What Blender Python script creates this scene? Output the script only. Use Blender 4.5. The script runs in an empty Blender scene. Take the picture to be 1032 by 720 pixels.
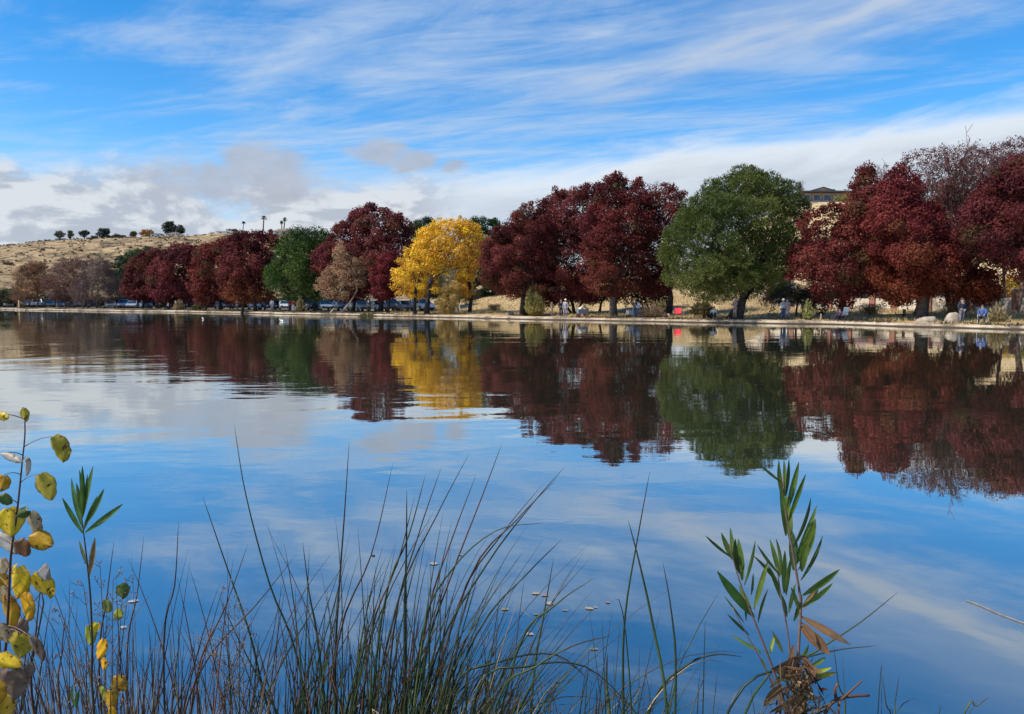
import bpy, math, random
import numpy as np
from mathutils import Vector, Matrix

random.seed(11)
RNG = np.random.default_rng(5)
scene = bpy.context.scene
COL = scene.collection
PI = math.pi

# ------------------------------------------------------------------ camera
F, CX, CY = 745.0, 516.0, 360.0
PITCH = math.atan(57.0 / F)
CAMZ = 1.9
cp, sp = math.cos(PITCH), math.sin(PITCH)


def ray(px, py):
    a, b = (px - CX) / F, (CY - py) / F
    return np.array([a, cp + b * sp, b * cp - sp])


def at(px, py, Y):
    d = ray(px, py)
    return np.array([0, 0, CAMZ]) + d * (Y / d[1])


def xat(px, Y):
    """world x of the column px at depth Y"""
    return at(px, 303.0, Y)[0]


def on_water(px, py, z=0.004):
    d = ray(px, py)
    return np.array([0, 0, CAMZ]) + d * ((z - CAMZ) / d[2])


cam_d = bpy.data.cameras.new('camera')
cam_d.sensor_width = 36
cam_d.lens = F / 1032 * 36
cam_d.clip_start = 0.05
cam_d.clip_end = 6000
cam = bpy.data.objects.new('camera', cam_d)
COL.objects.link(cam)
cam.location = (0, 0, CAMZ)
cam.rotation_euler = (PI / 2 - PITCH, 0, 0)
scene.camera = cam


# ------------------------------------------------------------------ object helpers
def tag(o, label=None, cat=None, group=None, kind=None):
    if label: o['label'] = label
    if cat: o['category'] = cat
    if group: o['group'] = group
    if kind: o['kind'] = kind
    return o


def empty(name, loc, rz=0.0):
    o = bpy.data.objects.new(name, None)
    COL.objects.link(o)
    o.empty_display_size = 0.2
    o.location = [float(v) for v in loc]
    o.rotation_euler = (0, 0, rz)
    return o


class MB:
    """collects geometry for ONE mesh object"""
    def __init__(s):
        s.v, s.f, s.c, s.n = [], [], [], 0

    def add(s, verts, faces, col=None):
        verts = np.asarray(verts, float).reshape(-1, 3)
        s.v.append(verts)
        s.f.extend([tuple(i + s.n for i in f) for f in faces])
        c = np.ones((len(verts), 4))
        if col is not None:
            c[:, :3] = np.asarray(col)[..., :3]
        s.c.append(c)
        s.n += len(verts)

    def tube(s, pts, rad, sides=6, col=None, caps=True):
        pts = [np.asarray(p, float) for p in pts]
        n = len(pts)
        if not hasattr(rad, '__len__'): rad = [rad] * n
        vs = []
        ref = np.array([0.31, 0.2, 0.93])
        for i in range(n):
            t = pts[min(i + 1, n - 1)] - pts[max(i - 1, 0)]
            t = t / (np.linalg.norm(t) + 1e-9)
            a = np.cross(t, ref)
            if np.linalg.norm(a) < 0.15:
                a = np.cross(t, np.array([1.0, 0, 0]))
            a /= np.linalg.norm(a)
            b = np.cross(t, a)
            for k in range(sides):
                th = 2 * PI * k / sides
                vs.append(pts[i] + rad[i] * (a * math.cos(th) + b * math.sin(th)))
        fs = []
        for i in range(n - 1):
            for k in range(sides):
                k2 = (k + 1) % sides
                fs.append((i * sides + k, i * sides + k2, (i + 1) * sides + k2, (i + 1) * sides + k))
        if caps:
            fs.append(tuple(range(sides))[::-1])
            fs.append(tuple((n - 1) * sides + k for k in range(sides)))
        cc = None
        if col is not None:
            col = np.asarray(col, float)
            cc = np.repeat(col, sides, axis=0) if col.ndim == 2 else col
        s.add(vs, fs, cc)

    def box(s, c, size, rz=0.0, col=None, taper=1.0, bevel=0.0):
        x, y, z = [v / 2 for v in size]
        if bevel > 0:
            b = min(bevel, x * .6, y * .6, z * .6)
            ring = []
            for (zz, ins) in ((-z, b), (-z + b, 0), (z - b, 0), (z, b)):
                tt = 1 if zz < 0 else taper
                X, Y_ = (x - ins) * tt, (y - ins) * tt
                bb = b if ins == 0 else b * .5
                for (sx, sy) in ((1, 1), (-1, 1), (-1, -1), (1, -1)):
                    p = [(sx * X, sy * (Y_ - bb)), (sx * (X - bb), sy * Y_)]
                    if sx * sy < 0: p = p[::-1]
                    for q in p: ring.append((q[0], q[1], zz))
            vs = np.array(ring, float)
            fs = [tuple(range(8))[::-1], tuple(range(24, 32))]
            for r in range(3):
                for k in range(8):
                    k2 = (k + 1) % 8
                    fs.append((r * 8 + k, r * 8 + k2, r * 8 + 8 + k2, r * 8 + 8 + k))
        else:
            vs = np.array([(-x, -y, -z), (x, -y, -z), (x, y, -z), (-x, y, -z),
                           (-x * taper, -y * taper, z), (x * taper, -y * taper, z), (x * taper, y * taper, z), (-x * taper, y * taper, z)], float)
            fs = [(3, 2, 1, 0), (4, 5, 6, 7), (0, 1, 5, 4), (1, 2, 6, 5), (2, 3, 7, 6), (3, 0, 4, 7)]
        cr, sr = math.cos(rz), math.sin(rz)
        vs = np.stack([vs[:, 0] * cr - vs[:, 1] * sr + c[0], vs[:, 0] * sr + vs[:, 1] * cr + c[1], vs[:, 2] + c[2]], 1)
        s.add(vs, fs, col)

    def build(s, name, m, parent=None, loc=None, smooth=False):
        v = np.concatenate(s.v)
        if loc is not None: v = v - np.asarray(loc)
        me = bpy.data.meshes.new(name)
        me.from_pydata(v.tolist(), [], s.f)
        a = me.attributes.new('Col', 'FLOAT_COLOR', 'POINT')
        a.data.foreach_set('color', np.concatenate(s.c).astype(np.float32).ravel())
        if smooth:
            me.polygons.foreach_set('use_smooth', [True] * len(me.polygons))
        me.materials.append(m)
        me.update()
        o = bpy.data.objects.new(name, me)
        COL.objects.link(o)
        if parent is not None:
            o.parent = parent
        elif loc is not None:
            o.location = [float(q) for q in loc]
        return o


def fast_polys(name, verts, k, cols, m, parent=None, loc=None):
    """verts (n*k,3): n separate k-gons, cols (n,3) one colour per face"""
    verts = np.asarray(verts, np.float32)
    if loc is not None: verts = verts - np.asarray(loc, np.float32)
    nv = len(verts)
    nf = nv // k
    me = bpy.data.meshes.new(name)
    me.vertices.add(nv)
    me.vertices.foreach_set('co', verts.ravel())
    me.loops.add(nv)
    me.loops.foreach_set('vertex_index', np.arange(nv, dtype=np.int32))
    me.polygons.add(nf)
    me.polygons.foreach_set('loop_start', np.arange(0, nv, k, dtype=np.int32))
    me.polygons.foreach_set('loop_total', np.full(nf, k, dtype=np.int32))
    a = me.attributes.new('Col', 'FLOAT_COLOR', 'POINT')
    c = np.ones((nv, 4), np.float32)
    c[:, :3] = np.repeat(cols, k, axis=0)
    a.data.foreach_set('color', c.ravel())
    me.materials.append(m)
    me.update(calc_edges=True)
    o = bpy.data.objects.new(name, me)
    COL.objects.link(o)
    if parent is not None:
        o.parent = parent
    elif loc is not None:
        o.location = [float(q) for q in loc]
    return o


# ------------------------------------------------------------------ materials
def new_mat(name):
    m = bpy.data.materials.new(name)
    m.use_nodes = True
    nt = m.node_tree
    return m, nt, nt.nodes['Principled BSDF'], nt.nodes['Material Output']


def noise_node(nt, scale, detail=4, rough=0.55, vec=None, dist=0.0):
    n = nt.nodes.new('ShaderNodeTexNoise')
    n.inputs['Scale'].default_value = scale
    n.inputs['Detail'].default_value = detail
    n.inputs['Roughness'].default_value = rough
    n.inputs['Distortion'].default_value = dist
    if vec is not None: nt.links.new(vec, n.inputs['Vector'])
    return n


def ramp(nt, fac, stops):
    r = nt.nodes.new('ShaderNodeValToRGB')
    el = r.color_ramp.elements
    while len(el) > 1: el.remove(el[-1])
    el[0].position = stops[0][0]
    el[0].color = (*stops[0][1], 1)
    for p, c in stops[1:]:
        e = el.new(p)
        e.color = (*c, 1)
    nt.links.new(fac, r.inputs['Fac'])
    return r


def math_node(nt, op, a, b=None, clamp=False):
    n = nt.nodes.new('ShaderNodeMath')
    n.operation = op
    n.use_clamp = clamp
    for i, v in enumerate((a, b)):
        if v is None: continue
        if isinstance(v, (int, float)): n.inputs[i].default_value = v
        else: nt.links.new(v, n.inputs[i])
    return n.outputs[0]


def smooth(nt, v, a, b, lo=0.0, hi=1.0):
    n = nt.nodes.new('ShaderNodeMapRange')
    n.interpolation_type = 'SMOOTHSTEP'
    nt.links.new(v, n.inputs['Value'])
    n.inputs['From Min'].default_value = a
    n.inputs['From Max'].default_value = b
    n.inputs['To Min'].default_value = lo
    n.inputs['To Max'].default_value = hi
    return n.outputs[0]


def leaf_mat(name, rough=0.6, transl=0.38, var=0.10):
    m, nt, bs, out = new_mat(name)
    at_ = nt.nodes.new('ShaderNodeAttribute'); at_.attribute_name = 'Col'
    geo = nt.nodes.new('ShaderNodeNewGeometry')
    hsv = nt.nodes.new('ShaderNodeHueSaturation')
    nt.links.new(at_.outputs['Color'], hsv.inputs['Color'])
    v = math_node(nt, 'MULTIPLY_ADD', geo.outputs['Random Per Island'], var * 2)
    v.node.inputs[2].default_value = 1 - var
    nt.links.new(v, hsv.inputs['Value'])
    nt.links.new(hsv.outputs[0], bs.inputs['Base Color'])
    bs.inputs['Roughness'].default_value = rough
    bs.inputs['Specular IOR Level'].default_value = 0.10
    tr = nt.nodes.new('ShaderNodeBsdfTranslucent')
    nt.links.new(hsv.outputs[0], tr.inputs['Color'])
    mx = nt.nodes.new('ShaderNodeMixShader')
    mx.inputs[0].default_value = transl
    nt.links.new(bs.outputs[0], mx.inputs[1]); nt.links.new(tr.outputs[0], mx.inputs[2])
    nt.links.new(mx.outputs[0], out.inputs['Surface'])
    return m


def attr_mat(name, rough=0.7, spec=0.3, nscale=None, namt=0.3, bump=0.0):
    m, nt, bs, out = new_mat(name)
    at_ = nt.nodes.new('ShaderNodeAttribute'); at_.attribute_name = 'Col'
    colr = at_.outputs['Color']
    if nscale:
        tc = nt.nodes.new('ShaderNodeTexCoord')
        n = noise_node(nt, nscale, 5, 0.6, tc.outputs['Object'])
        mp = smooth(nt, n.outputs[0], 0.25, 0.75, 1 - namt, 1 + namt)
        hsv = nt.nodes.new('ShaderNodeHueSaturation')
        nt.links.new(colr, hsv.inputs['Color']); nt.links.new(mp, hsv.inputs['Value'])
        colr = hsv.outputs[0]
        if bump:
            b = nt.nodes.new('ShaderNodeBump'); b.inputs['Distance'].default_value = bump
            nt.links.new(n.outputs[0], b.inputs['Height']); nt.links.new(b.outputs[0], bs.inputs['Normal'])
    nt.links.new(colr, bs.inputs['Base Color'])
    bs.inputs['Roughness'].default_value = rough
    bs.inputs['Specular IOR Level'].default_value = spec
    return m


_mc = {}
def plain(name, col, rough=0.6, metal=0.0, spec=0.5, nscale=None, namt=0.15, coat=0.0):
    key = (name, tuple(col), rough, metal)
    if key in _mc: return _mc[key]
    m, nt, bs, out = new_mat(name)
    bs.inputs['Base Color'].default_value = (*col, 1)
    bs.inputs['Roughness'].default_value = rough
    bs.inputs['Metallic'].default_value = metal
    bs.inputs['Specular IOR Level'].default_value = spec
    bs.inputs['Coat Weight'].default_value = coat
    tc = nt.nodes.new('ShaderNodeTexCoord')
    n = noise_node(nt, nscale or 6.0, 4, 0.6, tc.outputs['Object'])
    mp = smooth(nt, n.outputs[0], 0.3, 0.7, 1 - namt, 1 + namt)
    hsv = nt.nodes.new('ShaderNodeHueSaturation')
    hsv.inputs['Color'].default_value = (*col, 1)
    nt.links.new(mp, hsv.inputs['Value']); nt.links.new(hsv.outputs[0], bs.inputs['Base Color'])
    _mc[key] = m
    return m


M_LEAF = leaf_mat('foliage_leaf')
M_NEEDLE = leaf_mat('pine_needle', 0.55, 0.12, 0.3)
M_BARK = attr_mat('bark', 0.9, 0.15, 3.0, 0.45, 0.03)
M_TWIG = attr_mat('twig', 0.9, 0.15)
M_RUSH = attr_mat('rush_stem', 0.5, 0.35, 30, 0.25)
M_PLANT = attr_mat('plant_stem', 0.6, 0.3, 60, 0.25)

# ------------------------------------------------------------------ shoreline and terrain
SH = [(-460, 470), (-300, 320), (-175, 205), (-109, 156), (-74.5, 133), (-50, 118), (-30, 101.5), (-14, 88.8), (-2.5, 78.8), (6.2, 71.2), (11.5, 67.4), (16, 64.5),
      (20.5, 61.8), (25, 59), (29, 54.2), (32.3, 50.2), (37, 45), (50, 34), (90, 8), (150, -30), (260, -100)]
SH = np.array(SH, float)
TD = np.array([0.793, -0.609]); TN = np.array([0.609, 0.793])
SH_s = SH @ TD
SH_e = SH @ TN


def shore_e(s): return np.interp(s, SH_s, SH_e)


def shore_wiggle(s):
    return 0.35 * np.sin(s * 0.31) + 0.2 * np.sin(s * 0.83 + 1.3)


def shore_d(x, y):
    s = x * TD[0] + y * TD[1]
    return x * TN[0] + y * TN[1] - shore_e(s) - shore_wiggle(s)


def vnoise(x, y, seed=0):
    def h(i, j):
        n = np.sin(i * 127.1 + j * 311.7 + seed * 17.3) * 43758.5453
        return n - np.floor(n)
    xi, yi = np.floor(x), np.floor(y)
    fx, fy = x - xi, y - yi
    fx = fx * fx * (3 - 2 * fx); fy = fy * fy * (3 - 2 * fy)
    return (h(xi, yi) * (1 - fx) + h(xi + 1, yi) * fx) * (1 - fy) + (h(xi, yi + 1) * (1 - fx) + h(xi + 1, yi + 1) * fx) * fy


def fbm(x, y, o=4, seed=0):
    r, a, t = 0, 1, 0
    for k in range(o):
        r = r + a * vnoise(x * 2 ** k, y * 2 ** k, seed + k); t += a; a *= .5
    return r / t


def sstep(x, a, b):
    t = np.clip((x - a) / (b - a), 0, 1)
    return t * t * (3 - 2 * t)


def pxu(px): return (px - CX) / F / cp   # x/y ratio of a column near the horizon


LR_px = np.array([-400, -100, 0, 60, 110, 180, 230, 290, 330, 400, 520, 700, 900])
LR_y = np.array([262, 250, 247.5, 241.5, 239.5, 237.5, 236.5, 236, 240, 255, 275, 285, 290])
RR_px = np.array([640, 700, 745, 785, 830, 900, 1000, 1200, 1500])
RR_y = np.array([303, 290, 245, 208, 205, 203, 200, 190, 200])


def terrain_z(x, y):
    x = np.asarray(x, float); y = np.asarray(y, float)
    d = shore_d(x, y)
    z = np.where(d < 0, np.maximum(-1.6, d * 0.5 - 0.2), 0.28 + 0.0 * d)
    u = x / np.maximum(y, 1.0)
    px = u * F * cp + CX
    # gentle rise of the dry grass bank behind the middle and right trees
    wmid = sstep(px, 395, 500) * (1 - sstep(px, 735, 790))
    land = (d > 0)
    z = z + land * (0.12 * sstep(d, 1.5, 6) + wmid * (4.4 * sstep(d, 7, 42)) + sstep(px, 735, 790) * 0.35 * sstep(d, 4, 14))
    z = z + land * 0.12 * (fbm(x * .25, y * .25, 3) - .5) * sstep(d, 3, 8)
    # left ridge
    top = (303 - np.interp(px, LR_px, LR_y)) / F * 450
    z = z + land * np.maximum(0, top) * sstep(y, 205, 450) * (0.93 + .07 * 1) + land * sstep(y, 230, 300) * ((fbm(x * .02, y * .02, 4, 3) - .5) * 7 - 2.2 * np.abs(fbm(x * .05 + 3, y * .012, 3, 6) - .5) * 4) * (1 - sstep(y, 380, 450))
    z = z + land * sstep(y, 430, 520) * (-14)
    # right hill
    top2 = (303 - np.interp(px, RR_px, RR_y)) / F * 200
    w = sstep(y, 108, 196) * (1 - sstep(y, 260, 420)) * (px > 640) * (y > 5)
    z = z + land * np.maximum(0, top2) * w
    return z


def gz(x, y): return float(terrain_z(np.array([x]), np.array([y]))[0])


def grid_mesh(name, X, Y, Z, m):
    ny, nx = X.shape
    v = np.stack([X, Y, Z], -1).reshape(-1, 3)
    idx = np.arange(ny * nx).reshape(ny, nx)
    q = np.stack([idx[:-1, :-1], idx[:-1, 1:], idx[1:, 1:], idx[1:, :-1]], -1).reshape(-1, 4)
    me = bpy.data.meshes.new(name)
    me.from_pydata(v.tolist(), [], q.tolist())
    me.polygons.foreach_set('use_smooth', [True] * len(me.polygons))
    me.materials.append(m)
    me.update()
    o = bpy.data.objects.new(name, me)
    COL.objects.link(o)
    return o


def terrain_mat():
    m, nt, bs, out = new_mat('dry_grass_land')
    geo = nt.nodes.new('ShaderNodeNewGeometry')
    pos = geo.outputs['Position']
    sep = nt.nodes.new('ShaderNodeSeparateXYZ'); nt.links.new(pos, sep.inputs[0])
    n1 = noise_node(nt, 0.9, 6, 0.7, pos)
    straw = ramp(nt, n1.outputs[0], [(0.22, (0.30, 0.20, 0.10)), (0.38, (0.48, 0.34, 0.17)), (0.6, (0.62, 0.46, 0.25)), (0.8, (0.68, 0.53, 0.31))])
    n2 = noise_node(nt, 0.12, 9, 0.72, pos, .4)
    hill = ramp(nt, n2.outputs[0], [(0.36, (0.06, 0.05, 0.035)), (0.44, (0.16, 0.115, 0.065)), (0.52, (0.30, 0.215, 0.12)), (0.62, (0.42, 0.31, 0.18))])
    n3 = noise_node(nt, 0.35, 5, 0.65, pos)
    dirt = ramp(nt, n3.outputs[0], [(0.3, (0.11, 0.085, 0.06)), (0.7, (0.24, 0.19, 0.13))])
    # left part is a car park with packed dirt, the bank behind the middle trees straw, far = hill scrub
    mx = nt.nodes.new('ShaderNodeMixRGB')
    f = smooth(nt, math_node(nt, 'ADD', sep.outputs[0], math_node(nt, 'MULTIPLY', n3.outputs[0], 14)), -22, 2)
    nt.links.new(f, mx.inputs[0]); nt.links.new(dirt.outputs[0], mx.inputs[1]); nt.links.new(straw.outputs[0], mx.inputs[2])
    mx2 = nt.nodes.new('ShaderNodeMixRGB')
    f2 = smooth(nt, sep.outputs[1], 215, 250)
    nt.links.new(f2, mx2.inputs[0]); nt.links.new(mx.outputs[0], mx2.inputs[1]); nt.links.new(hill.outputs[0], mx2.inputs[2])
    # submerged part is brown mud
    mx3 = nt.nodes.new('ShaderNodeMixRGB')
    f3 = smooth(nt, sep.outputs[2], 0.0, 0.22)
    mx3.inputs[1].default_value = (0.06, 0.045, 0.03, 1)
    nt.links.new(f3, mx3.inputs[0]); nt.links.new(mx2.outputs[0], mx3.inputs[2])
    nt.links.new(mx3.outputs[0], bs.inputs['Base Color'])
    bs.inputs['Roughness'].default_value = 0.95
    bs.inputs['Specular IOR Level'].default_value = 0.1
    b = nt.nodes.new('ShaderNodeBump'); b.inputs['Distance'].default_value = 0.6
    nb = noise_node(nt, 0.5, 8, 0.8, pos)
    nt.links.new(nb.outputs[0], b.inputs['Height']); nt.links.new(b.outputs[0], bs.inputs['Normal'])
    return m


M_TERR = terrain_mat()
S = np.concatenate([np.linspace(-720, -260, 60), np.linspace(-256, 60, 240), np.linspace(63, 420, 60)])
OFF = np.concatenate([[-60, -30, -12, -6, -3, -1.2, -0.4, 0.02], np.arange(0.6, 12, 0.9), np.arange(12.5, 60, 2.0), np.arange(62, 200, 4.5), np.arange(205, 560, 8), np.arange(580, 2600, 90)])
SS, OO = np.meshgrid(S, OFF)
EE = shore_e(SS) * 1.0 + shore_wiggle(SS) + OO
XX = SS * TD[0] + EE * TN[0]
YY = SS * TD[1] + EE * TN[1]
ZZ = terrain_z(XX, YY)
tag(grid_mesh('ground', XX, YY, ZZ, M_TERR), 'dry straw coloured ground and hillside beyond the lake', kind='structure')

# near bank under the camera (its water edge is just below the frame)
xs = np.linspace(-40, 40, 81); ys = np.concatenate([np.linspace(-60, -2, 12), np.linspace(-1, 5, 25), [8, 14]])
NX, NY = np.meshgrid(xs, ys)
NZ = 0.42 - 0.62 * sstep(NY, 0.6, 2.6) - 1.2 * sstep(NY, 2.9, 7.5) + 0.05 * (fbm(NX * 1.3, NY * 1.3, 3, 9) - .5)


def near_mat():
    m, nt, bs, out = new_mat('muddy_bank')
    tc = nt.nodes.new('ShaderNodeTexCoord')
    n = noise_node(nt, 5, 8, 0.7, tc.outputs['Object'])
    r = ramp(nt, n.outputs[0], [(0.3, (0.03, 0.022, 0.014)), (0.55, (0.09, 0.07, 0.04)), (0.8, (0.20, 0.16, 0.09))])
    nt.links.new(r.outputs[0], bs.inputs['Base Color']); bs.inputs['Roughness'].default_value = 0.9
    b = nt.nodes.new('ShaderNodeBump'); b.inputs['Distance'].default_value = 0.03
    nt.links.new(n.outputs[0], b.inputs['Height']); nt.links.new(b.outputs[0], bs.inputs['Normal'])
    return m


tag(grid_mesh('near_bank', NX, NY, NZ, near_mat()), 'muddy lake bank where the rushes grow', kind='structure')


# ------------------------------------------------------------------ water
def water_mat():
    m, nt, bs, out = new_mat('lake_water')
    geo = nt.nodes.new('ShaderNodeNewGeometry')
    pos = geo.outputs['Position']
    cd = nt.nodes.new('ShaderNodeSeparateXYZ'); nt.links.new(pos, cd.inputs[0])
    mp = nt.nodes.new('ShaderNodeMapping'); mp.inputs['Scale'].default_value = (0.55, 1.0, 1)
    nt.links.new(pos, mp.inputs[0])
    swell = noise_node(nt, 0.8, 2, 0.5, mp.outputs[0], 0.3)
    fine = noise_node(nt, 3.6, 3, 0.55, mp.outputs[0], 0.2)
    patch = noise_node(nt, 0.07, 4, 0.6, mp.outputs[0], 1.0)
    pf = smooth(nt, patch.outputs[0], 0.42, 0.62, 0.22, 0.95)
    # the left half of the lake is more ruffled
    px = smooth(nt, math_node(nt, 'DIVIDE', cd.outputs[0], math_node(nt, 'MAXIMUM', cd.outputs[1], 1.0)), -0.75, 0.15, 2.2, 1.15)
    far = smooth(nt, cd.outputs[1], 3.0, 14.0, 0.35, 1.0)
    amp = math_node(nt, 'MULTIPLY', math_node(nt, 'MULTIPLY', pf, px), far)
    h = math_node(nt, 'ADD', math_node(nt, 'MULTIPLY', swell.outputs[0], 0.0100), math_node(nt, 'MULTIPLY', fine.outputs[0], 0.0018))
    h = math_node(nt, 'MULTIPLY', h, amp)
    b = nt.nodes.new('ShaderNodeBump'); b.inputs['Distance'].default_value = 1.0; b.inputs['Strength'].default_value = 1.0
    nt.links.new(h, b.inputs['Height'])
    dif = nt.nodes.new('ShaderNodeBsdfDiffuse'); dif.inputs['Color'].default_value = (0.030, 0.036, 0.024, 1)
    gl = nt.nodes.new('ShaderNodeBsdfGlossy'); gl.inputs['Roughness'].default_value = 0.012
    gl.inputs['Color'].default_value = (0.93, 0.94, 0.92, 1)
    nt.links.new(b.outputs[0], gl.inputs['Normal'])
    lw = nt.nodes.new('ShaderNodeLayerWeight'); lw.inputs['Blend'].default_value = 0.5
    fac = math_node(nt, 'MULTIPLY_ADD', math_node(nt, 'POWER', lw.outputs['Facing'], 1.15), 0.72)
    fac.node.inputs[2].default_value = 0.19
    mx = nt.nodes.new('ShaderNodeMixShader')
    nt.links.new(fac, mx.inputs[0]); nt.links.new(dif.outputs[0], mx.inputs[1]); nt.links.new(gl.outputs[0], mx.inputs[2])
    nt.links.new(mx.outputs[0], out.inputs['Surface'])
    nt.nodes.remove(bs)
    return m


wme = bpy.data.meshes.new('lake_water')
wme.from_pydata([(-700, -80, 0), (320, -80, 0), (320, 560, 0), (-700, 560, 0)], [], [(0, 1, 2, 3)])
wme.materials.append(water_mat())
wo = bpy.data.objects.new('lake_water', wme)
COL.objects.link(wo)
tag(wo, 'calm blue lake mirroring sky and trees', kind='structure')

# kerb: pale concrete lip along the far shore with a dark undercut
def kerb_mat():
    m, nt, bs, out = new_mat('shore_concrete')
    geo = nt.nodes.new('ShaderNodeNewGeometry')
    sp_ = nt.nodes.new('ShaderNodeSeparateXYZ'); nt.links.new(geo.outputs['Position'], sp_.inputs[0])
    n = noise_node(nt, .45, 6, .7, geo.outputs['Position'])
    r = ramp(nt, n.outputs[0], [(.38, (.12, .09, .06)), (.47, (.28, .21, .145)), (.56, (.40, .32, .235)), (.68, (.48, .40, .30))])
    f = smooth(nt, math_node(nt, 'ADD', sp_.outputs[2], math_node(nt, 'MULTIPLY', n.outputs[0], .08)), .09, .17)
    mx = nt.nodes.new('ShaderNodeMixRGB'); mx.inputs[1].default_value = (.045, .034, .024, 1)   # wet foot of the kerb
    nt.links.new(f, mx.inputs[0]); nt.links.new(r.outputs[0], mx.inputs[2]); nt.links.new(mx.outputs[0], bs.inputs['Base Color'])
    bs.inputs['Roughness'].default_value = .9
    return m


M_KERB = kerb_mat()
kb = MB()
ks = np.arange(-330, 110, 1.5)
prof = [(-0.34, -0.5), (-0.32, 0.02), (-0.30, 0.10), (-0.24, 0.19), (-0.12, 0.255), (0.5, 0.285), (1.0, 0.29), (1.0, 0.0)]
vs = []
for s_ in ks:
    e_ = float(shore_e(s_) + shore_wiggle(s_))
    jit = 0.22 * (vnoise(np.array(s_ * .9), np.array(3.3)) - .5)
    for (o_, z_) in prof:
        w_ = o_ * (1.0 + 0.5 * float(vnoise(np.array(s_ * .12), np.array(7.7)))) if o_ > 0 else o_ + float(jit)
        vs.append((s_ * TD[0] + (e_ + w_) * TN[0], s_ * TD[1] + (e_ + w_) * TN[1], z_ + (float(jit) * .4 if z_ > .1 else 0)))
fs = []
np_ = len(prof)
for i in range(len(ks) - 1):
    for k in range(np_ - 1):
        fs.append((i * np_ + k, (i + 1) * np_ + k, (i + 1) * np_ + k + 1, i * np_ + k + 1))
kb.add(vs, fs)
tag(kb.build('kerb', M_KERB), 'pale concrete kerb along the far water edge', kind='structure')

# ------------------------------------------------------------------ trees
def poly_info(poly):
    P = np.array(poly, float)
    A, B = P, np.roll(P, -1, axis=0)
    area = 0.5 * abs(np.sum(A[:, 0] * B[:, 1] - B[:, 0] * A[:, 1]))
    return P, A, B, area


def inside_dist(pts, A, B):
    x, y = pts[:, 0:1], pts[:, 1:2]
    cond = (A[None, :, 1] > y) != (B[None, :, 1] > y)
    den = np.where(np.abs(B[:, 1] - A[:, 1]) < 1e-9, 1e-9, B[:, 1] - A[:, 1])
    xi = (B[:, 0] - A[:, 0])[None] * (y - A[None, :, 1]) / den[None] + A[None, :, 0]
    ins = (np.sum(cond & (x < xi), axis=1) % 2) == 1
    AB = B - A
    t = np.clip(((pts[:, None, :] - A[None]) * AB[None]).sum(-1) / (AB ** 2).sum(-1)[None], 0, 1)
    pr = A[None] + t[..., None] * AB[None]
    dd = np.sqrt(((pts[:, None, :] - pr) ** 2).sum(-1)).min(1)
    return ins, dd


def unit(v): return v / (np.linalg.norm(v, axis=-1, keepdims=True) + 1e-9)


def clump_centres(poly, Y, n, rpx, rng, depth=1.0, cut=.65):
    P, A, B, area = poly_info(poly)
    lo, hi = P.min(0), P.max(0)
    cand = rng.uniform(lo, hi, (n * 12, 2))
    ins, dd = inside_dist(cand, A, B)
    # boughs: clumps gather round lobe centres, the joints between lobes lie deeper and cut into the outline
    nl_ = max(5, n // 9)
    lc = rng.uniform(lo, hi, (nl_ * 6, 2))
    li, _ = inside_dist(lc, A, B)
    lc = lc[li]
    lp = [0]; lm = np.full(len(lc), 1e9)
    for _ in range(min(nl_, len(lc)) - 1):
        lm = np.minimum(lm, ((lc - lc[lp[-1]]) ** 2).sum(1)); lp.append(int(np.argmax(lm * rng.uniform(.5, 1, len(lm)))))
    lc = lc[lp]
    ld = np.sqrt((((cand[:, None, :] - lc[None]) * np.array([1.0, 1.25])) ** 2).sum(-1))
    lr = math.sqrt(area / len(lc) / PI)
    q1 = ld.min(1) / lr
    ok = ins & (dd > rpx * (rng.uniform(0.10, 0.45, len(dd)) + cut * np.clip(q1 - .75, 0, 1.2)))
    cand, dd, q1 = cand[ok], dd[ok], q1[ok]
    # spread them evenly: keep the candidate farthest from those already chosen
    md = np.full(len(cand), 1e9); pick = [0]
    jit = rng.uniform(.55, 1.0, len(cand))
    for _ in range(min(n, len(cand)) - 1):
        md = np.minimum(md, ((cand - cand[pick[-1]]) ** 2).sum(1))
        pick.append(int(np.argmax(md * jit)))
    cand, dd, q1 = cand[pick], dd[pick], q1[pick]
    hw = min(hi[0] - lo[0], (hi[1] - lo[1])) / 2
    dm = hw / F * Y * depth
    t = np.clip((dd - rpx * .3) / hw, 0, 1)
    prof = np.sqrt(np.clip(1 - (1 - t) ** 2, 0, 1))
    sgn = np.where(rng.random(len(cand)) < 0.62, -1, 1)
    yo = sgn * prof * dm * np.sqrt(rng.uniform(0.30, 1, len(cand))) * (1.12 - .50 * np.clip(q1, 0, 1.3))
    W = np.array([at(c[0], c[1], Y + o) for c, o in zip(cand, yo)])
    return W, area * (Y / F) ** 2


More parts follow.
